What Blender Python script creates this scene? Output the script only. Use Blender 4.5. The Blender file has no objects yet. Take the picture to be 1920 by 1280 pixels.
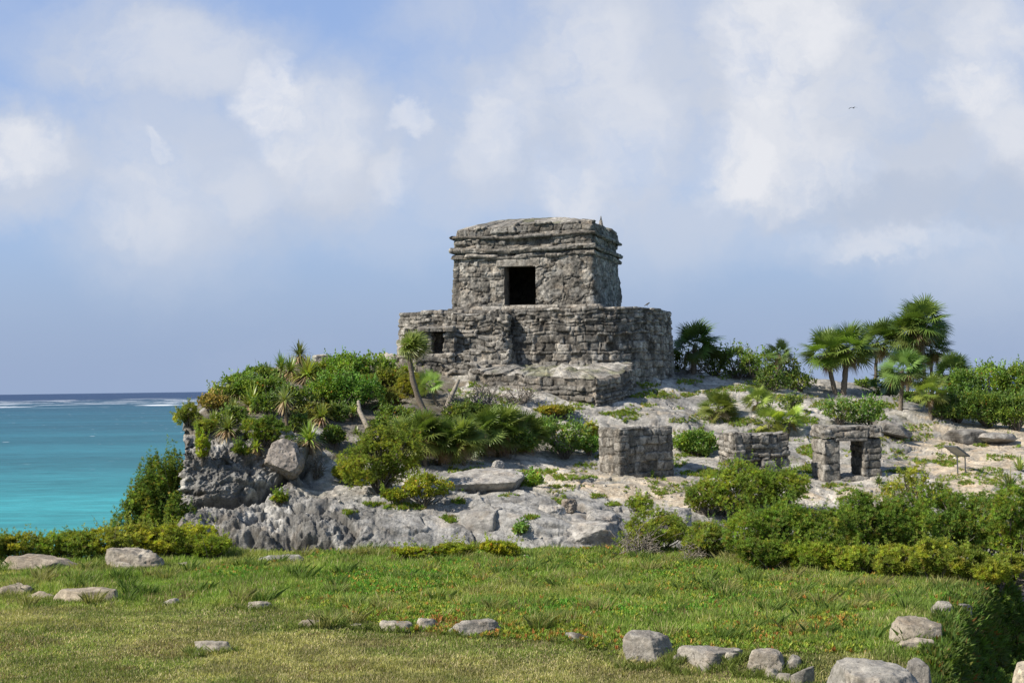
import bpy, bmesh, math, random
import numpy as np
from mathutils import Matrix, Vector
from mathutils.bvhtree import BVHTree

SC = bpy.context.scene
COL = SC.collection
random.seed(7)
RS = np.random.RandomState(7)

# ------------------------------------------------------------------ camera
F = 3000.0                      # focal length in photo pixels (1920 x 1280)
CAMP = np.array([0.0, 0.0, 12.0])
PITCH = math.atan(85.7 / F)
ROLL = math.radians(0.79)
_r0 = np.array([1.0, 0, 0]); _u0 = np.array([0, -math.sin(PITCH), math.cos(PITCH)])
FW = np.array([0, math.cos(PITCH), math.sin(PITCH)])
RT = math.cos(ROLL) * _r0 - math.sin(ROLL) * _u0
UP = math.sin(ROLL) * _r0 + math.cos(ROLL) * _u0
cam = bpy.data.cameras.new('camera'); cam_ob = bpy.data.objects.new('camera', cam); COL.objects.link(cam_ob)
cam.sensor_width = 36; cam.lens = F / 1920 * 36; cam.clip_start = 0.1; cam.clip_end = 60000
cam_ob.matrix_world = Matrix(((RT[0], UP[0], -FW[0], CAMP[0]), (RT[1], UP[1], -FW[1], CAMP[1]),
                              (RT[2], UP[2], -FW[2], CAMP[2]), (0, 0, 0, 1)))
SC.camera = cam_ob

# ------------------------------------------------------------------ light
SUN = np.array([-0.70, -0.30, 0.66]); SUN /= np.linalg.norm(SUN)      # direction towards the sun
sun = bpy.data.lights.new('sun', 'SUN'); sun_ob = bpy.data.objects.new('sun', sun); COL.objects.link(sun_ob)
sun.energy = 5.0; sun.angle = math.radians(0.53); sun.color = (1.0, 0.93, 0.83)
sun_ob.rotation_euler = Vector(SUN).to_track_quat('Z', 'Y').to_euler()
SC.view_settings.view_transform = 'Standard'; SC.view_settings.look = 'None'
SC.view_settings.exposure = 0.32; SC.view_settings.gamma = 1.0
try:
    SC.cycles.max_bounces = 6; SC.cycles.transparent_max_bounces = 4; SC.cycles.use_denoising = True
except Exception: pass


class NT:
    """small helper for writing node trees"""
    def __init__(s, tree): s.t = tree; s.n = tree.nodes; s.l = tree.links
    def node(s, typ, **kw):
        n = s.n.new(typ)
        for k, v in kw.items(): setattr(n, k, v)
        return n
    def put(s, sock, v):
        if v is None: return
        if isinstance(v, bpy.types.NodeSocket): s.l.new(v, sock)
        else: sock.default_value = v
    def m(s, op, a, b=None, c=None, clamp=False):
        n = s.node('ShaderNodeMath', operation=op, use_clamp=clamp)
        for i, v in enumerate((a, b, c)): s.put(n.inputs[i], v)
        return n.outputs[0]
    def ss(s, x, a, b, lo=0.0, hi=1.0):
        n = s.node('ShaderNodeMapRange', interpolation_type='SMOOTHSTEP')
        for i, v in enumerate((x, a, b, lo, hi)): s.put(n.inputs[i], v)
        return n.outputs[0]
    def mix(s, f, a, b, mode='MIX'):
        n = s.node('ShaderNodeMix', data_type='RGBA', blend_type=mode)
        s.put(n.inputs[0], f)
        for i, v in ((6, a), (7, b)):
            if isinstance(v, tuple) and len(v) == 3: v = (*v, 1)
            s.put(n.inputs[i], v)
        return n.outputs[2]
    def noise(s, vec, scale, detail=4, rough=0.55, dist=0.0):
        n = s.node('ShaderNodeTexNoise'); s.put(n.inputs['Vector'], vec)
        n.inputs['Scale'].default_value = scale; n.inputs['Detail'].default_value = detail
        n.inputs['Roughness'].default_value = rough; n.inputs['Distortion'].default_value = dist
        return n.outputs[0]
    def comb(s, x, y, z):
        n = s.node('ShaderNodeCombineXYZ')
        for i, v in enumerate((x, y, z)): s.put(n.inputs[i], v)
        return n.outputs[0]


# ------------------------------------------------------------------ sky
def make_world():
    w = bpy.data.worlds.new('World'); SC.world = w; w.use_nodes = True
    w.node_tree.nodes.clear(); t = NT(w.node_tree)
    sky = t.node('ShaderNodeTexSky', sky_type='NISHITA'); sky.sun_disc = False
    sky.sun_elevation = math.asin(SUN[2]); sky.sun_rotation = math.atan2(SUN[0], SUN[1])
    sky.air_density = 1.0; sky.dust_density = 0.6; sky.ozone_density = 1.6
    tc = t.node('ShaderNodeTexCoord'); sep = t.node('ShaderNodeSeparateXYZ')
    t.l.new(tc.outputs['Generated'], sep.inputs[0])
    x, y, z = sep.outputs
    yy = t.m('MAXIMUM', t.m('ABSOLUTE', y), 0.25)
    u0 = t.m('MULTIPLY', t.m('DIVIDE', x, yy), 3.0)          # east-west direction, thousands of "focal units"
    v0 = t.m('MULTIPLY', t.m('DIVIDE', z, yy), 3.0)          # height above the horizon
    base = t.comb(u0, v0, 0)
    def centred(n, k): return t.m('MULTIPLY', t.m('SUBTRACT', n, 0.5), k)
    wx = t.m('ADD', centred(t.noise(base, 3.2, 5, 0.62), 0.20), centred(t.noise(base, 11, 6, 0.68), 0.085))
    sh = t.comb(t.m('ADD', u0, 7.3), t.m('ADD', v0, 3.1), 2.0)
    wy = t.m('ADD', centred(t.noise(sh, 3.2, 5, 0.62), 0.20), centred(t.noise(sh, 11, 6, 0.68), 0.085))
    u = t.m('ADD', u0, wx); v = t.m('ADD', v0, wy)
    def blob(px, py, rx, ry, amp, soft=.72):
        cx, cy = (px - 960) / 1000, (726 - py) / 1000
        a = t.m('DIVIDE', t.m('SUBTRACT', u, cx), rx / 1000)
        b = t.m('DIVIDE', t.m('SUBTRACT', v, cy), ry / 1000)
        d = t.m('SQRT', t.m('ADD', t.m('MULTIPLY', a, a), t.m('MULTIPLY', b, b)))
        return t.ss(d, 1.0 + 0.45 * soft, 1.0 - 0.75 * soft, 0.0, amp)
    def total(lst):
        acc = None
        for b in lst:
            o = blob(*b); acc = o if acc is None else t.m('MAXIMUM', acc, o)
        return acc
    billow = t.noise(t.comb(u, v, 5.0), 6.0, 8, 0.62, 0.3)
    fine = t.noise(t.comb(u, v, 9.0), 22.0, 5, 0.6, 0.2)
    streak = t.noise(t.comb(t.m('MULTIPLY', u, 0.6), t.m('MULTIPLY', v, 1.2), 1.0), 2.2, 6, 0.55)
    # grey soft cloud bodies, then sun-lit tops
    body = total([(620, 270, 190, 200, .80), (330, 330, 270, 240, .75), (300, 90, 300, 130, .85), (60, 290, 190, 130, .85),
                  (930, 250, 230, 240, .8), (1150, 180, 280, 360, .9), (1640, 200, 430, 330, 1.0, .35), (1420, 60, 380, 200, .8),
                  (1300, 350, 330, 160, .75), (1850, 330, 300, 330, .95), (1700, 470, 420, 70, .60, .8), (800, 400, 350, 120, .35),
                  (960, 60, 260, 110, .65), (2500, 300, 500, 400, .9), (-600, 300, 500, 300, .6)])
    lit = total([(510, 170, 62, 85, 1.0), (530, 255, 60, 70, .7), (590, 250, 100, 110, .55), (315, 262, 24, 22, .7), (290, 350, 95, 110, .40),
                 (215, 390, 60, 40, .40), (45, 268, 90, 55, .78), (340, 90, 170, 70, .34), (935, 245, 62, 95, .60), (985, 190, 60, 80, .4),
                 (768, 226, 45, 24, .60), (730, 330, 50, 45, .42), (1120, 90, 110, 120, .50), (1085, 350, 75, 75, .66), (1170, 230, 90, 120, .50),
                 (1430, 130, 90, 170, 1.0, .7), (1500, 60, 130, 90, .95), (1400, 330, 95, 80, 1.0, .7), (1540, 330, 130, 60, .6), (1860, 60, 100, 70, .6), (1470, 370, 110, 45, .65), (1830, 165, 90, 80, .95),
                 (1470, 250, 110, 130, .70), (1560, 180, 200, 160, .35), (1660, 470, 210, 28, .45), (900, 300, 60, 60, .35), (440, 350, 90, 60, .25), (1890, 250, 80, 70, .6)])
    dark = total([(1700, 395, 270, 48, .95, .9), (1880, 400, 170, 66, .9, .9), (1700, 260, 130, 110, .35), (1640, 60, 200, 80, .35), (1720, 130, 120, 60, .35), (560, 420, 140, 60, .3), (1560, 430, 150, 26, .4)])
    body = t.m('MULTIPLY', body, t.ss(t.m('ADD', t.m('MULTIPLY', billow, .7), t.m('MULTIPLY', streak, .3)), 0.28, 0.58, 0.50, 1.0))
    body = t.m('ADD', body, t.ss(streak, 0.48, 0.75, 0.0, 0.28), clamp=True)
    lit = t.m('MULTIPLY', lit, t.ss(t.m('ADD', t.m('MULTIPLY', billow, .75), t.m('MULTIPLY', fine, .25)), 0.30, 0.62, 0.35, 1.05), clamp=True)
    skyc = t.mix(1.0, sky.outputs[0], (1.0, 1.06, 1.08), 'MULTIPLY')
    blue = t.mix(t.ss(z, 0.28, 0.55, 0.60, 0.0), skyc, (2.75, 3.8, 6.8))
    low = t.mix(t.ss(v0, 0.02, 0.42, 0.88, 0.0), blue, (2.5, 3.25, 4.8))
    c1 = t.mix(t.m('MULTIPLY', body, t.ss(v0, 0.08, 0.32, .35, 1.0)), low, (4.75, 5.15, 6.0))
    c2 = t.mix(t.m('MULTIPLY', dark, .55), c1, (3.45, 4.1, 5.3))
    c3 = t.mix(t.m('MULTIPLY', lit, 0.90), c2, (6.6, 6.7, 7.05))
    c3 = t.mix(t.ss(z, 0.30, 0.60, 0.0, 0.75), c3, skyc)
    bg = t.node('ShaderNodeBackground'); t.l.new(c3, bg.inputs[0]); bg.inputs[1].default_value = 0.1
    out = t.node('ShaderNodeOutputWorld'); t.l.new(bg.outputs[0], out.inputs[0])
make_world()


# ------------------------------------------------------------------ projection helpers (photo pixel + distance -> place)
def at(px, py, Y):
    px = np.asarray(px, float); py = np.asarray(py, float); Y = np.asarray(Y, float)
    d = ((px - 960) / F)[..., None] * RT + ((640 - py) / F)[..., None] * UP + FW
    return CAMP + d * (Y / d[..., 1])[..., None]
def project(P):
    q = P - CAMP; zf = q @ FW
    return 960 + F * (q @ RT) / zf, 640 - F * (q @ UP) / zf


# ------------------------------------------------------------------ noise in numpy
def _h(i, j, k, s):
    n = (i.astype(np.int64) * 374761393 + j.astype(np.int64) * 668265263 + k.astype(np.int64) * 2147483647 + s * 974634777) & 0xFFFFFFFF
    n = ((n ^ (n >> 13)) * 1274126177) & 0xFFFFFFFF
    n = ((n ^ (n >> 16)) * 2246822519) & 0xFFFFFFFF
    return ((n ^ (n >> 15)) & 0xFFFFFF) / float(0xFFFFFF)
def vnoise(P, seed=0):
    i = np.floor(P).astype(np.int64); f = P - i; f = f * f * f * (f * (f * 6 - 15) + 10)
    r = 0
    for a in (0, 1):
        wa = f[..., 0] if a else 1 - f[..., 0]
        for b in (0, 1):
            wb = f[..., 1] if b else 1 - f[..., 1]
            for c in (0, 1):
                wc = f[..., 2] if c else 1 - f[..., 2]
                r = r + wa * wb * wc * _h(i[..., 0] + a, i[..., 1] + b, i[..., 2] + c, seed)
    return r * 2 - 1
def fbm(P, freq=1.0, octv=4, gain=0.5, seed=0):
    s = 0; a = 1; t = 0
    for o in range(octv):
        s = s + a * vnoise(P * freq + 17.3 * o, seed + o); t += a; a *= gain; freq *= 2.03
    return s / t
def ridged(P, freq=1.0, octv=4, gain=0.55, seed=0):
    s = 0; a = 1; t = 0
    for o in range(octv):
        s = s + a * (1 - 2 * np.abs(vnoise(P * freq + 11.7 * o, seed + o))); t += a; a *= gain; freq *= 2.1
    return s / t
def worley(P, seed=0):
    i = np.floor(P).astype(np.int64)
    f1 = np.full(P.shape[:-1], 9.0); f2 = f1.copy(); cid = np.zeros(P.shape[:-1])
    for a in (-1, 0, 1):
        for b in (-1, 0, 1):
            for c in (-1, 0, 1):
                ii, jj, kk = i[..., 0] + a, i[..., 1] + b, i[..., 2] + c
                d = np.sqrt((ii + _h(ii, jj, kk, seed + 1) - P[..., 0])**2 + (jj + _h(ii, jj, kk, seed + 2) - P[..., 1])**2 +
                            (kk + _h(ii, jj, kk, seed + 3) - P[..., 2])**2)
                near = d < f1
                f2 = np.where(near, f1, np.minimum(f2, d)); cid = np.where(near, _h(ii, jj, kk, seed + 4), cid); f1 = np.where(near, d, f1)
    return f1, f2, cid
def sst(x, a, b):
    t = np.clip((x - a) / (b - a), 0, 1); return t * t * (3 - 2 * t)
def lerp(a, b, t):
    t = np.asarray(t)
    return np.asarray(a) * (1 - t[..., None]) + np.asarray(b) * t[..., None]


# ------------------------------------------------------------------ mesh helpers
def tag(o, label=None, cat=None, group=None, kind=None):
    if label: o['label'] = label
    if cat: o['category'] = cat
    if group: o['group'] = group
    if kind: o['kind'] = kind
    return o
def empty(name, loc):
    o = bpy.data.objects.new(name, None); COL.objects.link(o); o.location = [float(c) for c in loc]; o.empty_display_size = 0.2
    return o
class MB:
    """collects geometry; build() links it as ONE mesh object"""
    def __init__(s): s.v = []; s.i = []; s.z = []; s.c = []; s.n = 0
    def add(s, V, idx, sizes, C):
        V = np.asarray(V, float).reshape(-1, 3); idx = np.asarray(idx, np.int64).ravel()
        s.v.append(V); s.i.append(idx + s.n); s.z.append(np.asarray(sizes, np.int64).ravel())
        C = np.asarray(C, float)
        if C.ndim == 1: C = np.broadcast_to(C, (len(V), 3))
        s.c.append(C); s.n += len(V)
    def inst(s, V0, idx0, sizes0, M, T, C):
        """copies of a small shape: M (N,3,3), T (N,3), C (N,3) one colour each"""
        N = len(T); nv = len(V0)
        V = np.einsum('nij,vj->nvi', M, V0) + T[:, None, :]
        idx = (np.asarray(idx0)[None, :] + nv * np.arange(N)[:, None])
        s.add(V, idx, np.tile(sizes0, N), np.repeat(C, nv, axis=0))
    def grid(s, P, C, wrap=False, flip=False, mask=None):
        R, K = P.shape[:2]
        a = np.arange(R * K).reshape(R, K)
        b = np.roll(a, -1, axis=1) if wrap else None
        if wrap: q = np.stack([a[:-1], b[:-1], b[1:], a[1:]], -1)
        else: q = np.stack([a[:-1, :-1], a[:-1, 1:], a[1:, 1:], a[1:, :-1]], -1)
        if flip: q = q[..., ::-1]
        q = q.reshape(-1, 4)
        if mask is not None: q = q[mask.reshape(-1)]
        s.add(P.reshape(-1, 3), q, np.full(len(q), 4), C.reshape(-1, 3) if np.ndim(C) > 1 else C)
    def tube(s, pts, rad, C, sides=6):
        pts = np.asarray(pts, float); n = len(pts); rad = np.broadcast_to(rad, (n,))
        t = np.gradient(pts, axis=0); t /= np.linalg.norm(t, axis=1)[:, None] + 1e-9
        ref = np.array([0.31, 0.87, 0.2]); a = np.cross(t, ref); a /= np.linalg.norm(a, axis=1)[:, None] + 1e-9
        b = np.cross(t, a); th = np.arange(sides) / sides * 2 * math.pi
        P = pts[:, None] + rad[:, None, None] * (np.cos(th)[None, :, None] * a[:, None] + np.sin(th)[None, :, None] * b[:, None])
        s.grid(P, C, wrap=True)
        e = np.arange(sides); s.add(P[-1], e, [sides], C); s.add(P[0], e[::-1], [sides], C)
    def box(s, c, d, C, M=None):
        V = np.array([[x, y, z] for x in (-.5, .5) for y in (-.5, .5) for z in (-.5, .5)]) * np.asarray(d)
        if M is not None: V = V @ np.asarray(M).T
        s.add(V + np.asarray(c), [0, 1, 3, 2, 4, 6, 7, 5, 0, 4, 5, 1, 2, 3, 7, 6, 0, 2, 6, 4, 1, 5, 7, 3], [4] * 6, C)
    def build(s, name, mat, parent=None, smooth=False, origin=None):
        V = np.concatenate(s.v); I = np.concatenate(s.i).astype(np.int32); Z = np.concatenate(s.z).astype(np.int32); C = np.concatenate(s.c)
        loc = np.zeros(3)
        if parent is None and origin is not None: loc = np.asarray(origin, float); V = V - loc
        me = bpy.data.meshes.new(name)
        me.vertices.add(len(V)); me.vertices.foreach_set('co', V.astype(np.float32).ravel())
        me.loops.add(len(I)); me.loops.foreach_set('vertex_index', I)
        me.polygons.add(len(Z)); st = np.concatenate([[0], np.cumsum(Z)[:-1]]).astype(np.int32)
        me.polygons.foreach_set('loop_start', st)
        me.polygons.foreach_set('use_smooth', np.full(len(Z), smooth))
        at_ = me.attributes.new('col', 'FLOAT_COLOR', 'POINT')
        at_.data.foreach_set('color', np.concatenate([C, np.ones((len(C), 1))], 1).astype(np.float32).ravel())
        me.update(calc_edges=True)
        me.materials.append(mat)
        o = bpy.data.objects.new(name, me); COL.objects.link(o)
        if parent is not None: o.parent = parent
        o.location = loc
        return o
def frames(axis, rs, spin=True):
    """rotation matrices whose z axis is axis (N,3), random spin"""
    z = axis / (np.linalg.norm(axis, axis=1)[:, None] + 1e-9)
    r = rs.normal(size=z.shape); x = np.cross(r, z); x /= np.linalg.norm(x, axis=1)[:, None] + 1e-9
    return np.stack([x, np.cross(z, x), z], -1)


# ------------------------------------------------------------------ materials
def principled(name, rough=0.8, spec=0.3):
    m = bpy.data.materials.new(name); m.use_nodes = True; m.node_tree.nodes.clear(); t = NT(m.node_tree)
    p = t.node('ShaderNodeBsdfPrincipled'); o = t.node('ShaderNodeOutputMaterial'); t.l.new(p.outputs[0], o.inputs[0])
    p.inputs['Roughness'].default_value = rough; p.inputs['Specular IOR Level'].default_value = spec
    return m, t, p, o
def stone_material(name, scale=1.0, bump=0.6, rough=0.9, contrast=0.5, pits=0.5):
    m, t, p, o = principled(name, rough, 0.15)
    a = t.node('ShaderNodeAttribute', attribute_name='col'); g = t.node('ShaderNodeNewGeometry')
    pos = g.outputs['Position']
    n1 = t.noise(pos, 3.0 * scale, 6, 0.65, 0.4); n2 = t.noise(pos, 16 * scale, 5, 0.7); n3 = t.noise(pos, 55 * scale, 3, 0.7)
    mm = t.node('ShaderNodeMapping'); mm.inputs['Scale'].default_value = (1, 1, 0.35); t.l.new(pos, mm.inputs[0])
    k = t.ss(t.m('ADD', t.m('MULTIPLY', n1, .5), t.m('MULTIPLY', n2, .5)), 0.36, 0.64, 1 - contrast, 1 + contrast * .55)
    vor = t.node('ShaderNodeTexVoronoi'); t.l.new(pos, vor.inputs['Vector']); vor.inputs['Scale'].default_value = 9 * scale
    pit = t.ss(vor.outputs['Distance'], 0.10, 0.34, 1 - pits, 1.0)
    spot = t.ss(t.noise(mm.outputs[0], 7 * scale, 5, 0.7, 1.0), 0.56, 0.68, 1.0, 0.45)
    kk = t.m('MULTIPLY', t.m('MULTIPLY', k, spot), t.ss(n3, 0.3, 0.7, .8, 1.2))
    c = t.mix(1.0, a.outputs['Color'], t.comb(kk, kk, t.m('MULTIPLY', kk, 0.985)), 'MULTIPLY')
    warm = t.mix(t.ss(t.noise(pos, 1.7 * scale, 4, .6), .5, .7, 0, .35), c, t.mix(1.0, c, (1.16, 0.98, 0.80), 'MULTIPLY'))
    t.l.new(warm, p.inputs['Base Color'])
    hgt = t.m('ADD', t.m('MULTIPLY', n2, .5), t.m('ADD', t.m('MULTIPLY', n3, .25), t.m('MULTIPLY', pit, pits * .5)))
    b = t.node('ShaderNodeBump'); b.inputs['Strength'].default_value = bump; b.inputs['Distance'].default_value = 0.06 / scale
    t.l.new(hgt, b.inputs['Height']); t.l.new(b.outputs[0], p.inputs['Normal'])
    return m
def leaf_material(name, trans=0.25, rough=0.5, spec=0.35):
    m, t, p, o = principled(name, rough, spec)
    a = t.node('ShaderNodeAttribute', attribute_name='col'); t.l.new(a.outputs['Color'], p.inputs['Base Color'])
    tr = t.node('ShaderNodeBsdfTranslucent'); t.l.new(t.mix(1.0, a.outputs['Color'], (1.5, 1.6, .7), 'MULTIPLY'), tr.inputs[0])
    mx = t.node('ShaderNodeMixShader'); mx.inputs[0].default_value = trans
    t.l.new(p.outputs[0], mx.inputs[1]); t.l.new(tr.outputs[0], mx.inputs[2]); t.l.new(mx.outputs[0], o.inputs[0])
    return m
def bark_material(name):
    m, t, p, o = principled(name, 0.9, 0.1)
    a = t.node('ShaderNodeAttribute', attribute_name='col'); g = t.node('ShaderNodeNewGeometry')
    mm = t.node('ShaderNodeMapping'); mm.inputs['Scale'].default_value = (1, 1, 2.5); t.l.new(g.outputs['Position'], mm.inputs[0])
    n = t.noise(mm.outputs[0], 14, 5, .7); k = t.ss(n, .3, .7, .55, 1.25)
    t.l.new(t.mix(1.0, a.outputs['Color'], t.comb(k, k, k), 'MULTIPLY'), p.inputs['Base Color'])
    b = t.node('ShaderNodeBump'); b.inputs['Strength'].default_value = .6; b.inputs['Distance'].default_value = .02
    t.l.new(n, b.inputs['Height']); t.l.new(b.outputs[0], p.inputs['Normal'])
    return m
MROCK = stone_material('weathered_limestone', 1.0, 0.9, 0.92, 0.35, 0.35)
MSTONE = stone_material('ruin_masonry', 1.6, 1.0, 0.93, 0.65, 0.45)
MBOULD = stone_material('boulder_limestone', 1.5, 0.8, 0.9, 0.32, 0.25)
MLEAF = leaf_material('glossy_leaf', 0.34, 0.5, 0.3)
MFINE = leaf_material('fine_foliage', 0.42, 0.6, 0.2)
MPALM = leaf_material('palm_frond', 0.22, 0.40, 0.5)
MGRASS = leaf_material('grass_blade', 0.30, 0.6, 0.25)
MBARK = bark_material('bark')

# ------------------------------------------------------------------ sea
def make_sea():
    m, t, p, o = principled('sea_water', 0.30, 0.5)
    g = t.node('ShaderNodeNewGeometry'); sep = t.node('ShaderNodeSeparateXYZ'); t.l.new(g.outputs['Position'], sep.inputs[0])
    x, y, z = sep.outputs
    lx = t.comb(t.m('MULTIPLY', x, .25), y, 0)
    wob = t.m('MULTIPLY', t.m('SUBTRACT', t.noise(lx, .012, 5, .6), .5), 1.0)
    # water depth and sea bed: pale sand inshore, sea grass further out, deep water past the reef
    ly = t.m('ADD', t.m('LOGARITHM', t.m('MAXIMUM', y, 20.0), 10.0), t.m('MULTIPLY', wob, .22))
    cr = t.node('ShaderNodeValToRGB'); t.l.new(t.ss(ly, 1.9, 4.3, 0, 1), cr.inputs[0])
    cr.inputs[0].default_value = 0
    mr = t.node('ShaderNodeMapRange'); t.put(mr.inputs[0], ly); mr.inputs[1].default_value = 1.9; mr.inputs[2].default_value = 4.3
    t.l.new(mr.outputs[0], cr.inputs[0])
    e = cr.color_ramp.elements; e[0].position = 0.0; e[0].color = (.070, .47, .45, 1); e[1].position = 1.0; e[1].color = (.016, .045, .115, 1)
    for pos, c in ((.12, (.045, .31, .33)), (.20, (.034, .18, .215)), (.34, (.027, .13, .175)), (.52, (.022, .095, .145)), (.62, (.017, .065, .12)), (.66, (.015, .045, .11))):
        k = e.new(pos); k.color = (*c, 1)
    chop = t.noise(t.comb(t.m('MULTIPLY', x, .35), y, 0), .35, 6, .65)
    patch = t.noise(lx, .02, 6, .65)
    kk = t.m('MULTIPLY', t.ss(chop, .3, .7, .80, 1.22), t.ss(patch, .35, .65, .84, 1.12))
    col = t.mix(1.0, cr.outputs[0], t.comb(kk, kk, kk), 'MULTIPLY')
    # breakers on the reef and scattered whitecaps
    fx = t.comb(t.m('MULTIPLY', x, .011), t.m('MULTIPLY', y, .0090), 0)
    fn = t.noise(fx, 1.0, 6, .62, .3)
    band = t.m('MULTIPLY', t.ss(y, 1300, 1500), t.ss(y, 3400, 2400))
    foam = t.m('MULTIPLY', t.ss(fn, .555, .575), band)
    caps = t.m('MULTIPLY', t.ss(t.noise(t.comb(t.m('MULTIPLY', x, .16), t.m('MULTIPLY', y, .10), 3), 1.0, 4, .6), .675, .70), t.ss(y, 200, 500))
    fo = t.m('MAXIMUM', foam, t.m('MULTIPLY', caps, .8))
    t.l.new(t.mix(fo, col, (.85, .87, .9)), p.inputs['Base Color'])
    p.inputs['Roughness'].default_value = .45; p.inputs['Specular IOR Level'].default_value = .12
    b = t.node('ShaderNodeBump'); b.inputs['Strength'].default_value = .5; b.inputs['Distance'].default_value = .5
    t.l.new(t.noise(t.comb(t.m('MULTIPLY', x, .5), y, 0), .8, 6, .6), b.inputs['Height']); t.l.new(b.outputs[0], p.inputs['Normal'])
    mb = MB(); xs = np.linspace(-1, 1, 9); ys = np.concatenate([[-200, 30], np.geomspace(60, 45000, 30)])
    P = np.zeros((len(ys), 9, 3)); P[..., 1] = ys[:, None]; P[..., 0] = xs[None] * (400 + 1.2 * np.abs(ys[:, None]))
    mb.grid(P, np.array([.1, .3, .35])); o = mb.build('sea', m); tag(o, kind='structure', label='turquoise sea with a line of white reef breakers')
make_sea()


# ------------------------------------------------------------------ headland rock
COLS = [345, 420, 500, 560, 640, 700, 780, 850, 950, 1050, 1150, 1300, 1450, 1600, 1750, 1920, 2200]
ROWS = [
 ([1075,1100,1110,1110,1110,1110,1110,1110,1110,1110,1115,1120,1130,1140,1150,1160,1170], [40.5,39.6,39.4,39.4,39.4,39.4,39.4,39.4,39.4,39.4,39.2,38.6,38,37.5,36.5,36,35]),
 ([1010,1045,1055,1055,1052,1052,1052,1052,1052,1052,1055,1070,1080,1085,1090,1095,1100], [41,40.4,40,40,40,40,40,40,40,40,39.8,39.2,38.7,38,37,36.5,36]),
 ([978,995,1005,1000,995,990,985,980,980,985,1000,1015,1025,1025,1015,1005,1000], [41.6,41.0,40.7,40.6,40.7,40.8,41,41.2,41.2,41,40.8,41,41,41,41,41,41]),
 ([955,948,935,915,925,935,945,935,920,930,945,950,950,945,940,930,920], [42.3,42.3,42.6,43,43,43,43,43.2,43.6,43.6,44,44,44,44.5,45,45,45]),
 ([897,893,885,868,880,890,895,885,880,888,898,897,897,900,892,885,880], [42.5,42.8,43.3,44.6,45.5,45.5,46,46,46.5,46.5,46.5,46.5,46.5,47,48,48,48]),
 ([838,834,824,808,810,806,812,830,842,842,842,846,850,855,850,845,840], [43.1,43.3,44.3,47.2,48.5,49,49.5,49.5,49.5,50,50,50,50,50.5,51.5,52,52]),
 ([800,783,758,740,742,742,752,758,760,757,752,764,785,795,800,805,810], [45,46.8,49.6,52,52.5,53,52.6,52.6,52.7,52.8,53.2,54.6,55,55,56,57,58]),
 ([790,745,708,694,694,690,694,698,698,698,701,712,730,748,765,780,790], [48,51.5,54,55,56,56,56,56,56,56,56.6,58.5,59.5,60,60,61,62]),
 ([787,735,698,680,674,675,682,690,692,694,696,699,706,723,745,765,780], [50,54,57,58,60,60,60,61,62,62,62,64,65,65,66,66,66]),
]
SAND = [(1210, 915, 110, 26, 1), (1080, 900, 90, 22, .8), (1300, 935, 60, 30, .9), (1560, 925, 140, 22, .6), (1800, 850, 160, 60, .85), (1740, 800, 60, 30, .7),
        (1900, 820, 110, 40, .8), (1240, 775, 90, 14, .5), (1420, 905, 90, 16, .6), (1000, 905, 60, 14, .5), (1850, 910, 110, 30, .7)]
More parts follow.
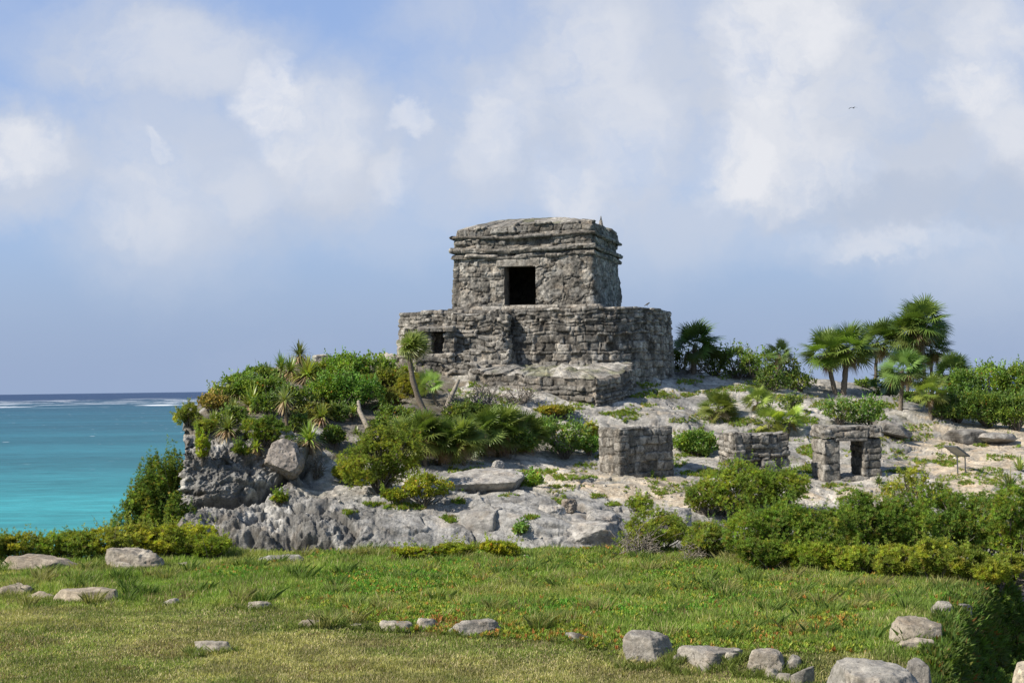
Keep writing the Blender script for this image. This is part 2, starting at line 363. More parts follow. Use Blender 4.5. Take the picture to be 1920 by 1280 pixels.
def make_headland():
    NC = 1050
    px = np.linspace(345, 2200, NC); K = len(ROWS)
    A = np.zeros((K + 3, NC, 3))
    ker = np.hanning(41); ker /= ker.sum()
    def sm(a): return np.convolve(np.pad(a, 20, mode='edge'), ker, 'valid')
    for k, (py, Y) in enumerate(ROWS):
        A[k] = at(px, sm(np.interp(px, COLS, py)), sm(np.interp(px, COLS, Y)))
    A[K] = A[K - 1] + [0, 6, -0.5]; A[K, :, 2] -= 1.0
    A[K + 1] = A[K - 1] + [0, 16, -4.5]; A[K + 2] = A[K - 1] + [0, 30, -15]
    seg = [14, 46, 58, 50, 50, 46, 42, 30, 12, 10, 8]
    rows = []
    for k, n in enumerate(seg):
        p0 = A[max(k - 1, 0)]; p1 = A[k]; p2 = A[k + 1]; p3 = A[min(k + 2, K + 2)]
        for s in np.arange(n) / n:
            c = 0.5 * (2 * p1 + (p2 - p0) * s + (2 * p0 - 5 * p1 + 4 * p2 - p3) * s * s + (3 * p1 - p0 - 3 * p2 + p3) * s**3)
            rows.append(c * .6 + (p1 * (1 - s) + p2 * s) * .4)
    rows.append(A[K + 2]); P = np.array(rows)
    n_face = np.cumsum(seg)
    ri = np.arange(len(P))
    # close the left end with a side wall that turns back behind the headland
    side = []
    for j in range(40, 0, -1):
        q = P[:, 0].copy(); q[:, 1] += j * .28; q[:, 0] += .05 * j; q[:, 2] -= .0045 * j * j; side.append(q)
    P = np.concatenate([np.array(side).transpose(1, 0, 2), P], 1)
    N = np.cross(np.gradient(P, axis=1), np.gradient(P, axis=0)); N /= np.linalg.norm(N, axis=2)[..., None] + 1e-9
    PX, PY = project(P)
    face = sst(ri, 0, 10) * (1 - sst(ri, n_face[2] - 14, n_face[2] + 30)); face = np.broadcast_to(face[:, None], P.shape[:2])
    left = 1 - sst(PX, 600, 800)
    block = (1 - sst(PX, 540, 600)) * sst(PY, 806, 826) * (1 - sst(PY, 955, 975)); face = np.maximum(face, block)
    # strata: long slabs dipping to the lower right
    Q = P + .35 * np.stack([fbm(P, .6, 3, seed=3), fbm(P, .6, 3, seed=5), fbm(P, .6, 3, seed=8)], -1)
    th = math.radians(24); S = np.stack([Q[..., 0] * math.cos(th) - Q[..., 1] * math.sin(th), Q[..., 0] * math.sin(th) + Q[..., 1] * math.cos(th), Q[..., 2]], -1)
    f1, f2, cid = worley(S * [.22, .62, .9], 21)
    crack = 1 - sst(f2 - f1, 0.0, 0.10)
    g1, g2, gid = worley(S * [.45, 1.5, 2.0] + 5, 31)
    crack2 = 1 - sst(g2 - g1, 0.0, 0.09)
    slab = ((cid - .5) * .30 - crack * .12 + (gid - .5) * .12 - crack2 * .06) * (.5 + .5 * face)
    big = fbm(P, .35, 3, seed=40) * .38
    rough = ridged(P, 1.6, 5, .6, seed=50)
    w1, w2, _ = worley(P * 2.4 + .3 * rough[..., None], 61)
    pit = np.clip(.42 - w1, 0, 1) * sst(fbm(P, .6, 3, seed=66), -.15, .25)
    D = big + slab * (1 - .25 * face) + face * (.35 + .65 * left) * (rough * .09 + fbm(P, 3.5, 4, .6, seed=70) * .05) + (1 - face) * (fbm(S * [.4, 1.6, 1.6], 1.6, 5, .55, seed=71) * .028)
    bed = P[..., 2] + .24 * P[..., 0] + .22 * fbm(P, .5, 3, seed=120) + .05 * fbm(P, 2.5, 3, seed=119); zz_ = bed * 2.3; saw = zz_ - np.floor(zz_)
    D = D + (saw**3 - .25) * .10 * sst(fbm(P, .9, 3, seed=121), -.25, .25) * (.75 + .25 * face) + .028 * (.3 + .7 * face) * ridged(P, 5.0, 4, .7, seed=122) * sst(fbm(P, 1.2, 2, seed=123), -.3, .3)
    D = D - pit * (.10 + .15 * face + .3 * face * left) + face * left * (ridged(P * [1, 1, .6], 1.3, 5, .7, seed=80) * .15 - .03)
    # undercut cavities in the lower left foot
    for cx, cy, rx, ry, d in ((455, 1012, 42, 30, 1.3), (540, 1012, 34, 28, 1.1), (405, 1005, 24, 30, .9), (600, 1022, 24, 18, .7), (495, 1035, 30, 14, .8), (575, 1038, 20, 12, .7), (580, 885, 22, 14, .6), (905, 1040, 20, 8, .2)):
        e = ((PX - cx + 18 * fbm(P, 1.5, 3, seed=90)) / rx)**2 + ((PY - cy + 12 * fbm(P, 1.5, 3, seed=91)) / ry)**2
        D = D - d * np.exp(-e * 1.2)
    # the split between the overhanging block and the bedrock under it
    wob = 9 * fbm(P, 1.1, 4, .6, seed=140); ln = np.interp(PX, [330, 365, 440, 520, 570, 600], [958, 955, 938, 905, 868, 850]) + wob; dl = PY - ln; m_ = 1 - sst(PX, 575, 610)
    D = D + m_ * sst(PX, 348, 385) * (.22 * sst(dl, -60, -8) * (1 - sst(dl, -3, 3)) - .50 * np.exp(-((dl - 3) / 4.5)**2) + .10 * sst(dl, 8, 16) * (1 - sst(dl, 20, 60)))
    q1, q2, _ = worley(P * 2.0 + 1.2 * np.stack([fbm(P, 1.5, 4, .6, seed=141 + k) for k in range(3)], -1), 145); q3, _, _ = worley(P * 5.5 + 1.5 * rough[..., None], 146)
    kar = (1 - sst(PX, 640, 760)) * np.clip(block + face * (PY > 955) * .9, 0, 1)
    D = D - kar * (.55 * np.clip(.5 - q1, 0, 1) * sst(fbm(P, 1.0, 2, seed=147), -.3, .2) + .22 * np.clip(.45 - q3, 0, 1)) + kar * .10 * ridged(P, 3.0, 5, .75, seed=148)
    fade = 1 - sst(ri, n_face[7] + 4, n_face[7] + 20)
    P = P + N * (D * (.25 + .75 * np.broadcast_to(fade[:, None], D.shape)))[..., None]
    PX, PY = project(P)
    # ---- colour
    a = fbm(P, .8, 5, .6, seed=100); b = fbm(P, 4.0, 5, .65, seed=101); c3 = ridged(S * [.5, 2.0, 2.5], 1.2, 5, .65, seed=104)
    C = lerp([.40, .385, .36], [.265, .255, .24], sst(a + .4 * b, -.25, .35))
    C = lerp(C, [.50, .485, .455], .75 * sst(b + .6 * a, .12, .5)[...])
    C = lerp(C, [.43, .36, .27], .45 * sst(fbm(P, .5, 4, seed=103), .15, .5))
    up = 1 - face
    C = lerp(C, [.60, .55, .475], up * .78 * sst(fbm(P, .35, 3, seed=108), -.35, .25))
    stk = fbm(np.stack([P[..., 0] * .35, P[..., 1] * .25, bed * 4.5], -1), 1.0, 5, .6, seed=127)
    C = lerp(C, [.68, .635, .56], up * .75 * sst(stk, -.12, .22)); C = lerp(C, [.27, .26, .24], up * .6 * sst(-stk, .08, .3))
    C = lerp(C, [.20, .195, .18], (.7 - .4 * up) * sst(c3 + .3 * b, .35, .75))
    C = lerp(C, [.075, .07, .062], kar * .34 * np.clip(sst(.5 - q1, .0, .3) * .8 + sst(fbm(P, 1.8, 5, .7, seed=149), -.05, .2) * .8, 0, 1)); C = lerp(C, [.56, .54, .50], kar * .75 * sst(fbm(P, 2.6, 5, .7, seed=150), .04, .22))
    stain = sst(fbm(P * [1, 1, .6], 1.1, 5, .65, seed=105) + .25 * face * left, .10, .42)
    C = lerp(C, [.085, .08, .07], .50 * (1 - sst(PX, 560, 640)) * sst(PY, 960, 990) * sst(ridged(P, 1.4, 5, .65, seed=131) + .5 * fbm(P, .7, 3, seed=132), .0, .4))  # black lichen tone that also paints shade into the foot cavities
    C = lerp(C, [.075, .072, .066], stain * (.32 + .25 * face * left))
    C = lerp(C, [.10, .095, .085], .75 * np.clip(crack * (fbm(P, 1.5, 3, seed=107) > -.1) + crack2 * .5, 0, 1) * (.6 - .25 * up))
    sand = np.zeros_like(PX)
    for cx, cy, rx, ry, k in SAND: sand = np.maximum(sand, k * np.exp(-(((PX - cx) / rx)**2 + ((PY - cy) / ry)**2)))
    sand = sst(sand + .35 * b + .3 * a - .5 * crack, .28, .55)
    C = lerp(C, lerp([.60, .51, .385], [.50, .40, .28], sst(fbm(P, 7, 3, seed=110), -.2, .4)), sand * .9)
    soil = sst(fbm(P, .9, 4, seed=111) + .9 * (1 - sst(PX, 820, 900)) * (PY < 860) * (PY > 640) - .0, .45, .75)
    C = lerp(C, [.10, .08, .05], soil * .8 * (1 - sand) * (1 - face))
    C = lerp(C, [.13, .125, .055], up * .45 * sst(fbm(P, 1.3, 5, .65, seed=125), .16, .34) * (1 - sand))
    C = lerp(C, [.20, .195, .18], up * .40 * sst(ridged(S * [.4, 1.6, 2], 1.5, 5, .7, seed=126), .3, .6))
    C = np.clip(C, .02, .8)
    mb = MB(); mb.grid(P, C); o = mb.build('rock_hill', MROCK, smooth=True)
    tag(o, kind='structure', label='pale grey limestone headland below and around the temple')
    return o
HILL = make_headland()


# ------------------------------------------------------------------ lawn
EY = [10, 22, 24.5, 27, 30, 33, 36]; EX = [4.8, 5.85, 6.55, 7.45, 8.5, 10.3, 13.5]
def far_edge(x): return np.interp(x, [-30, 0, 2.5, 9.5, 14], [39.2, 39.2, 38.6, 35.2, 34])
def lawn_z(x, y):
    P = np.stack([x, y, x * 0], -1)
    z = 8.0 + .14 * fbm(P, .22, 3, seed=200) + .05 * fbm(P, .9, 3, seed=201) + .02 * fbm(P, 3, 3, seed=202)
    z = z + np.clip(20 - y, 0, 40) * .12
    ys = np.interp(x, [-30, -6, -1, 1.2, 1.6, 3, 6], [26, 26.5, 27, 26.5, 24.2, 23.6, 23.2])
    st = sst(y, ys - .35, ys + .25); z = z + (st - 1) * np.interp(x, [-6, -1, 1, 1.6, 6], [.02, .08, .10, .20, .26])
    fe = far_edge(x) + .4 * fbm(P, .5, 3, seed=204)
    z = z - sst(y, fe, fe + 1.6) * 1.3
    z = z - sst(y, fe + 1.0, fe + 7) * (1 - sst(x, -9.5, -8.2)) * 9
    z = z - sst(y, 44, 75) * 9
    ex = np.interp(y, EY, EX) + .3 * fbm(P, .8, 3, seed=205)
    z = z - sst(x, ex, ex + 1.3) * 2.9 * (1 - sst(y, 34.5, 36.5))
    return z
def make_lawn():
    xs = np.concatenate([np.linspace(-60, -16, 45)[:-1], np.linspace(-16, 16, 330), np.linspace(16, 60, 45)[1:]])
    ys = np.concatenate([np.linspace(-30, 18, 50)[:-1], np.linspace(18, 42, 260), np.linspace(42, 80, 50)[1:]])
    X, Y = np.meshgrid(xs, ys); Z = lawn_z(X, Y); P = np.stack([X, Y, Z], -1)
    n = fbm(P * [1, 1, 0], 1.2, 5, .6, seed=210)
    C = lerp([.10, .105, .035], [.17, .145, .07], sst(n, -.3, .4))
    C = lerp(C, [.06, .075, .022], .7 * sst(fbm(P * [1, 1, 0], .6, 4, seed=211), 0, .4))
    m, t, p, o_ = principled('lawn_soil', .95, .1)
    a = t.node('ShaderNodeAttribute', attribute_name='col'); g = t.node('ShaderNodeNewGeometry')
    k = t.ss(t.noise(g.outputs['Position'], 14, 6, .7), .3, .7, .6, 1.35)
    t.l.new(t.mix(1.0, a.outputs['Color'], t.comb(k, k, k), 'MULTIPLY'), p.inputs['Base Color'])
    b = t.node('ShaderNodeBump'); b.inputs['Distance'].default_value = .05; t.l.new(t.noise(g.outputs['Position'], 25, 5, .7), b.inputs['Height']); t.l.new(b.outputs[0], p.inputs['Normal'])
    mb = MB(); mb.grid(P, C); o = mb.build('ground', m, smooth=True); tag(o, kind='structure', label='flat grassy ground in front of the headland')
    return o
GROUND = make_lawn()

dg = bpy.context.evaluated_depsgraph_get()
def bvh(o):
    me = o.data; n = len(me.vertices); v = np.empty(n * 3, np.float32); me.vertices.foreach_get('co', v)
    q = np.empty(len(me.loops), np.int32); me.loops.foreach_get('vertex_index', q)
    return BVHTree.FromPolygons(v.reshape(-1, 3).tolist(), q.reshape(-1, 4).tolist())
TREES = [bvh(HILL), bvh(GROUND)]
def cast(o, d):
    best = None
    for t in TREES:
        h = t.ray_cast(Vector(o), Vector(d))
        if h[0] is not None and (best is None or h[3] < best[3]): best = h
    return best
def hit(px, py):
    d = at(px, py, 10.0) - CAMP; d /= np.linalg.norm(d); h = cast(CAMP, d)
    return np.array(h[0]) if h else None
def drop(x, y, top=40):
    h = cast((x, y, top), (0, 0, -1)); return float(h[0][2]) if h else 0.0
def place(px, base):
    """base > 200: photo row where the thing meets the ground; else its distance in metres"""
    if base > 200:
        h = hit(px, base)
        if h is not None: return h
        base = 58
    p = at(px, 726, base); p[2] = drop(p[0], p[1]); return p


# ------------------------------------------------------------------ masonry skins
def masonry(u, v, ch, bw, joint, seed, L):
    """height of rubble masonry over wall coordinates u (along), v (up): returns 0..1 block profile, random per block"""
    rs = np.random.RandomState(seed); vmin, vmax = v.min() - .1, v.max() + .5
    edges = [vmin]
    while edges[-1] < vmax: edges.append(edges[-1] + rs.uniform(*ch))
    edges = np.array(edges); ci = np.clip(np.searchsorted(edges, v) - 1, 0, len(edges) - 2)
    prof = np.zeros_like(u); rnd = np.zeros_like(u); rnd2 = np.zeros_like(u)
    for c in range(len(edges) - 1):
        s = ci == c
        if not s.any(): continue
        be = [-.6]
        while be[-1] < L + 1: be.append(be[-1] + rs.uniform(*bw) * (1.0 if rs.rand() > .2 else .5))
        be = np.array(be); us, vs = u[s], v[s]; bi = np.clip(np.searchsorted(be, us) - 1, 0, len(be) - 2)
        du = np.minimum(us - be[bi], be[bi + 1] - us); dv = np.minimum(vs - edges[c], edges[c + 1] - vs)
        r1 = rs.rand(len(be)); r2 = rs.rand(len(be)); d = np.minimum(du, dv) - .25 * joint * r2[bi]
        k = np.clip(d / joint, 0, 1); prof[s] = np.sqrt(np.clip(1 - (1 - k)**2, 0, 1)); rnd[s] = r1[bi]; rnd2[s] = r2[bi]
    return prof, rnd, rnd2
def rect_path(c, e1, w, e2, d, r=.12):
    """counter-clockwise rounded rectangle, corner c, going w along e1 and d along e2"""
    c = np.asarray(c, float); e1 = np.asarray(e1, float); e2 = np.asarray(e2, float)
    cs = [(r, r, 180), (w - r, r, 270), (w - r, d - r, 0), (r, d - r, 90)]; pts = []
    for a, b, s in cs:
        for k in range(5):
            th = math.radians(s + k * 22.5); pts.append(c + e1 * (a + r * math.cos(th)) + e2 * (b + r * math.sin(th)))
    pts = np.array(pts)
    x, y = pts[:, 0], pts[:, 1]
    if np.sum(x * np.roll(y, -1) - y * np.roll(x, -1)) < 0: pts = pts[::-1]
    return pts
PAL = dict(grey=[.25, .235, .21], pale=[.46, .43, .38], dark=[.055, .051, .045], warm=[.30, .245, .18])
def skin(name, path, z0, z1, parent=None, ch=(.13, .30), bw=(.2, .6), joint=.034, depth=.06, prot=.06, batter=0.0, res=.03, seed=1,
         cap=True, dome=0.0, hole=None, sag=None, prof=None, rough=.02, stain=.35, pale=.35, blend=1.0, tone=1.0, mat=None, edge=.03, origin=None, rings=26, capn=.03, moss=0.0, irr=1.0, lost=.12, slope=0.0, slope0=0.0):
    pts = np.vstack([path, path[:1]]); seg = np.linalg.norm(np.diff(pts, axis=0), axis=1); s = np.concatenate([[0], np.cumsum(seg)]); L = s[-1]
    n = max(24, int(L / res)); ss = np.arange(n) / n * L
    xy = np.stack([np.interp(ss, s, pts[:, 0]), np.interp(ss, s, pts[:, 1])], -1)
    k = max(1, int(.05 / res)); nb = xy.copy()
    tng = np.roll(xy, -k, 0) - np.roll(xy, k, 0); tng /= np.linalg.norm(tng, axis=1)[:, None]
    nr = np.stack([tng[:, 1], -tng[:, 0]], -1)
    m = max(3, int((z1 - z0) / res)); zz = np.linspace(z0, z1, m + 1)
    U, Z = np.meshgrid(ss, zz); rsq = np.random.RandomState(seed + 900)
    B = np.concatenate([np.broadcast_to(xy, (m + 1, n, 2)), Z[..., None]], -1)
    Uw = U + irr * (.16 * fbm(B, 1.6, 3, seed=seed + 1) + .035 * fbm(B, 7, 2, seed=seed + 31)); Vw = Z + irr * (.15 * fbm(B, .9, 3, seed=seed + 2) + .035 * fbm(B, 5, 2, seed=seed + 3))
    pr, r1, r2 = masonry(Uw, Vw, ch, bw, joint, seed, L)
    k1, k2, _ = worley(B * [1.1, 1.1, 1.4] + .5 * np.stack([fbm(B, 1.8, 4, .6, seed=seed + 41 + k) for k in range(3)], -1), seed + 45); ck = 1 - sst(k2 - k1, .01, .06)
    plaster = sst(fbm(B, .8, 4, seed=seed + 5), .35 - .9 * (1 - blend), .55 - .9 * (1 - blend)) * (blend < 1)
    pr_ = pr * (1 - plaster) + .8 * plaster
    gone = (r2 > 1 - lost) * (1 - plaster)
    off = depth * (pr_ - 1) + prot * (r1 - .5) * (1 - plaster) - gone * prot * .9 * pr + rough * fbm(B, 7, 4, .6, seed=seed + 6) + rough * 1.2 * fbm(B, 1.4, 3, seed=seed + 7)
    off = off - .05 * ck * plaster + .03 * plaster * sst(fbm(B, 2.2, 4, .6, seed=seed + 47), .0, .12)
    off = off + batter * (1 - (Z - z0) / (z1 - z0)) + (prof(Z) if prof else 0)
    off = off - .05 * sst(Z, z1 - .06, z1) * (1 if cap else 0)
    P = B.copy(); P[..., :2] += nr[None] * off[..., None]
    top = edge * (r1[-1] - .5) * 2 + edge * vnoise(np.stack([ss * 1.1, ss * 0, ss * 0 + seed], -1)) if cap else 0
    w = (Z - z0) / (z1 - z0); P[..., 2] += w**3 * (top if cap else 0)
    if sag is not None: P[..., 2] += sag(P[..., 0], P[..., 1])
    st = sst(fbm(B * [1, 1, .45], 1.3, 6, .75, seed=seed + 8), -.02, .28); pl = sst(fbm(B, 2.6, 5, .65, seed=seed + 9), .08, .42)
    C = lerp(PAL['grey'], PAL['warm'], .35 * r2); C = C * ((.58 + .84 * r1) * (.80 + .40 * sst(fbm(B, 9, 3, .7, seed=seed + 33), -.25, .25)))[..., None]
    C = lerp(C, PAL['dark'], .8 * ck * plaster); P[..., 2] += slope * (P[..., 1] - slope0)
    C = lerp(C, PAL['pale'], pl * pale); C = lerp(C, PAL['dark'], st * stain); C = lerp(C, PAL['dark'], .75 * (1 - pr_) * (1 - plaster) * sst(fbm(B, 2.5, 3, seed=seed + 21), -.35, .1)); C = C * tone
    mb = MB(); mask = None
    if hole is not None:
        Pc = .25 * (P[:-1] + P[1:] + np.roll(P, -1, 1)[:-1] + np.roll(P, -1, 1)[1:]); mask = ~hole(Pc)
    mb.grid(P, C, wrap=True, mask=mask)
    if cap:
        cen = P[-1].mean(0); sc = np.linspace(1, 0.0, rings); R = cen + (P[-1][None] - cen) * sc[:, None, None]
        e = (1 - sc**2); R[..., 2] = P[-1][None, :, 2] * (sc**3)[:, None] + P[-1, :, 2].mean() * (1 - sc**3)[:, None] + dome * e[:, None]
        R[1:, :, 2] += (capn * 1.5 * fbm(R[1:], 2.2, 4, .6, seed=seed + 12)) * np.minimum(1, e[1:] * 3)[:, None]
        Cc = lerp(PAL['grey'], PAL['pale'], sst(fbm(R, 2, 4, seed=seed + 13), -.2, .3)); Cc = lerp(Cc, PAL['dark'], .6 * stain * sst(fbm(R, 1.5, 4, seed=seed + 14), 0, .4))
        if moss: Cc = lerp(Cc, [.13, .14, .05], moss * sst(fbm(R, 1.2, 4, seed=seed + 15), 0, .3))
        mb.grid(R, Cc * tone, wrap=True)
    return mb.build(name, mat or MSTONE, parent, smooth=True, origin=origin)

# temple frame: corner nearest the camera, e1 runs left along the front, e2 runs back
TC = np.array([2.95, 57.0]); PHI = math.radians(14)
E1 = np.array([-math.cos(PHI), math.sin(PHI)]); E2 = np.array([math.sin(PHI), math.cos(PHI)])
def tp(a, b): return TC + E1 * a + E2 * b
def box_mesh_room(mb, a0, a1, b0, b1, z0, z1, C, faces='lrbtf'):
    c = [tp(a0, b0), tp(a1, b0), tp(a1, b1), tp(a0, b1)]
    V = [[*p, z] for z in (z0, z1) for p in c]
    fs = {'f': [0, 1, 5, 4], 'l': [1, 2, 6, 5], 'b': [2, 3, 7, 6], 'r': [3, 0, 4, 7], 't': [4, 5, 6, 7], 'd': [0, 3, 2, 1]}
    for k in faces: mb.add(V, fs[k], [4], C)
def make_temple():
    ZP = 14.76
    root = empty('stone_temple', (*tp(2.6, 2.5), ZP - 2.2)); off = Matrix.Translation(-root.location)
    def fix(o): o.location = -root.location; return o
    kids = []
    # platform plan: straight front, small radius at the left end, large round right end
    ctl = [(7.3, 0.2), (7.0, -.75), (6.2, -1.12), (4.8, -1.2), (2.6, -1.25), (.9, -1.28), (0, -1.17), (-.85, -.82), (-1.5, -.2), (-1.98, .8), (-2.2, 2.2), (-2.1, 4.2), (-1.2, 5.9), (1, 6.6), (4.5, 6.4), (6.6, 5.2), (7.4, 2.8)]
    ctl = np.array([tp(*c) for c in ctl]); n = len(ctl); path = []
    for i in range(n):
        p0, p1, p2, p3 = ctl[i - 1], ctl[i], ctl[(i + 1) % n], ctl[(i + 2) % n]
        for s in np.arange(8) / 8: path.append(.5 * (2 * p1 + (p2 - p0) * s + (2 * p0 - 5 * p1 + 4 * p2 - p3) * s * s + (3 * p1 - p0 - 3 * p2 + p3) * s**3))
    path = np.array(path); x, y = path.T
    if np.sum(x * np.roll(y, -1) - y * np.roll(x, -1)) < 0: path = path[::-1]
    kids.append(skin('platform', path, 11.2, ZP, root, ch=(.09, .30), bw=(.14, .55), depth=.075, prot=.10, batter=.16, seed=11, rough=.035, stain=.8, pale=.8, edge=.03, rings=40, tone=1.12, irr=.75, capn=.02, joint=.036))
    # projecting stair block, stepped out towards its foot
    for i, (a0, a1, b, zt) in enumerate(((2.72, 4.85, -1.72, ZP - .12), (2.78, 4.70, -1.98, ZP - .95), (2.60, 4.55, -2.30, ZP - 1.55), (2.3, 5.0, -2.75, ZP - 2.0))):
        kids.append(skin('stair', rect_path(tp(a0, b), E1, a1 - a0, E2, 1.0), 11.4, zt, root, ch=(.12, .24), bw=(.2, .6), depth=.09, prot=.12, seed=31 + i, rough=.03, stain=.3, pale=.5, edge=.08, rings=14))
    # plinth, walls with the doorway, mouldings, parapet
    kids.append(skin('plinth', rect_path(tp(-.28, -.22), E1, 5.75, E2, 5.6, .15), ZP - .05, ZP + .15, root, ch=(.22, .3), bw=(.4, .9), depth=.05, prot=.09, seed=41, stain=.3, edge=.02, rings=10))
    ZW0, ZW1 = ZP + .12, ZP + 1.98
    da0, da1, dz0, dz1 = 2.13, 3.28, ZP + .20, ZP + 1.60
    def hole(Pc):
        q = Pc[..., :2] - TC; a = q @ E1; b = q @ E2
        return (a > da0) & (a < da1) & (b < .6) & (Pc[..., 2] > dz0) & (Pc[..., 2] < dz1)
    kids.append(skin('wall', rect_path(tp(0, 0), E1, 5.2, E2, 5.1, .10), ZW0, ZW1, root, ch=(.12, .26), bw=(.2, .55), depth=.05, prot=.045, batter=.10, seed=51, rough=.045, blend=.30, stain=.55, pale=.8, tone=1.15, cap=False, hole=hole, res=.026))
    mb = MB(); C = np.array([.20, .185, .165])
    box_mesh_room(mb, da0 - .02, da1 + .02, .03, .75, dz0 - .02, dz1 + .02, C, 'lrtd')
    box_mesh_room(mb, .5, 4.7, .75, 4.6, ZP + .16, ZP + 1.95, C, 'lrbtd')
    # inside face of the front wall round the opening
    for (a0, a1, z0, z1) in ((.5, da0 - .02, ZP + .16, ZP + 1.95), (da1 + .02, 4.7, ZP + .16, ZP + 1.95), (da0 - .02, da1 + .02, dz1 + .02, ZP + 1.95)):
        box_mesh_room(mb, a0, a1, .75, .75, z0, z1, C, 'f')
    kids.append(mb.build('chamber', MSTONE, root))
    kids.append(skin('lintel', rect_path(tp(1.95, -.07), E1, 1.62, E2, .5, .03), ZP + 1.60, ZP + 1.86, root, ch=(.5, .6), bw=(.9, 1.8), depth=.02, prot=.03, seed=61, stain=.15, pale=.5, rings=8, tone=1.15, rough=.015))
    def sag(x, y):
        q = np.stack([x, y], -1) - TC; a = q @ E1; b = q @ E2
        return -.09 * np.exp(-((a - 2.9) / 1.3)**2) * (b < 1) + .03 * vnoise(np.stack([x * 1.2, y * 1.2, x * 0], -1), 5)
    bands = [('moulding', -.10, ZP + 1.93, ZP + 2.11, 71, .16), ('moulding', -.16, ZP + 2.15, ZP + 2.33, 72, .20), ('moulding', -.14, ZP + 2.66, ZP + 2.80, 73, .18)]
    for nm, o_, a, b, sd, _ in bands:
        kids.append(skin(nm, rect_path(tp(o_, o_), E1, 5.2 - 2 * o_, E2, 5.1 - 2 * o_, .08), a, b, root, ch=(.3, .4), bw=(.35, 1.0), depth=.05, prot=.07, seed=sd, rough=.03, stain=.4, pale=.5, edge=.015, rings=8, sag=sag,
                         prof=lambda Z, a=a, b=b: -.05 * (2 * (Z - (a + b) / 2) / (b - a))**2))
    kids.append(skin('frieze', rect_path(tp(.03, .03), E1, 5.14, E2, 5.04, .08), ZP + 1.9, ZP + 2.72, root, ch=(.13, .22), bw=(.2, .5), depth=.07, prot=.08, seed=75, rough=.03, stain=.5, sag=sag, cap=False))
    kids.append(skin('parapet', rect_path(tp(.05, .05), E1, 5.1, E2, 5.0, .12), ZP + 2.74, ZP + 3.16, root, ch=(.15, .3), bw=(.3, .7), depth=.08, prot=.12, seed=77, rough=.04, stain=.45, pale=.4, edge=.06, dome=.42, sag=lambda x, y: sag(x, y) * .5 - .16 * sst(((np.stack([x, y], -1) - TC) @ E1), 3.0, 5.2), rings=40, capn=.03, batter=.05, moss=.5,
                     prof=lambda Z: 0 * Z))
    kids.append(skin('pinnacle', rect_path(tp(-.02, 1.9), E1, .22, E2, .22, .07), ZP + 3.0, ZP + 3.42, root, seed=79, res=.04, ch=(.9, 1), bw=(2, 3), rings=5, prof=lambda Z: -.10 * (Z - ZP - 3.0) / .42, dome=.1))
    for k in kids: fix(k)
    tag(root, 'weathered grey stone temple with a dark square doorway on a rounded masonry platform', 'temple')
    return root
TEMPLE = make_temple()

def small_ruin(name, label, cat, parts_fn, loc, group=None):
    root = empty(name, loc)
    for k in parts_fn(root): k.location = -root.location
    tag(root, label, cat, group); return root
def frame_at(px, Y, deg):
    c = at(px, 726, Y)[:2]; th = math.radians(deg)
    return c, np.array([math.cos(th), math.sin(th)]), np.array([-math.sin(th), math.cos(th)])

# niche altar at the left foot of the platform
def altar(root):
    c, e1, e2 = frame_at(787, 56.1, -8); z = lambda py: at(810, py, 56.2)[2]
    out = [skin('base', rect_path(c - e1 * .15 - e2 * .25, e1, 1.45, e2, 1.5), z(725), z(663), root, seed=101, ch=(.1, .2), bw=(.2, .6), prot=.12, edge=.05, rings=10, stain=.3)]
    out.append(skin('wall', rect_path(c + e1 * .0, e1, .46, e2, 1.1, .06), z(665), z(621), root, seed=102, ch=(.12, .2), prot=.08, rings=6))
    out.append(skin('wall', rect_path(c + e1 * .84, e1, .43, e2, 1.1, .06), z(665), z(621), root, seed=103, ch=(.12, .2), prot=.08, rings=6))
    out.append(skin('back_wall', rect_path(c + e1 * .3 + e2 * .75, e1, .7, e2, .3, .05), z(665), z(621), root, seed=104, rings=4))
    out.append(skin('roof_slab', rect_path(c - e1 * .05 - e2 * .12, e1, 1.32, e2, 1.3, .05), z(622), z(612), root, seed=105, ch=(.4, .5), bw=(.5, 1.0), prot=.08, rings=10, pale=.5, stain=.2))
    return out
small_ruin('stone_altar', 'small stone altar with a dark niche at the left foot of the temple platform', 'altar', altar, (*at(810, 690, 57)[:2], 12.6))
# lower terrace wall
def terrace(root):
    P0 = at(880, 726, 54.6)[:2]; P1 = at(985, 726, 53.8)[:2]; P2 = at(1118, 726, 53.0)[:2]; P3 = at(1165, 726, 53.8)[:2]; P4 = at(1192, 726, 55.6)[:2]; P5 = at(1100, 726, 57)[:2]; P6 = at(890, 726, 57.5)[:2]
    z = lambda py: at(1100, py, 53.4)[2]
    pts = np.array([P0, P1, (P1 * .5 + P2 * .5), P2, P3, P4, P5, P6])
    x, y = pts.T
    if np.sum(x * np.roll(y, -1) - y * np.roll(x, -1)) < 0: pts = pts[::-1]
    return [skin('wall', pts, z(800), z(708), root, seed=111, ch=(.1, .24), bw=(.2, .7), prot=.14, depth=.1, edge=.06, rings=30, capn=.10, stain=.5, moss=.6, batter=.08, slope=.20, slope0=53.2)]
small_ruin('stone_terrace', 'low ruined terrace wall of flat stones below the temple platform', 'stone wall', terrace, (*at(1060, 726, 54)[:2], 11.6))

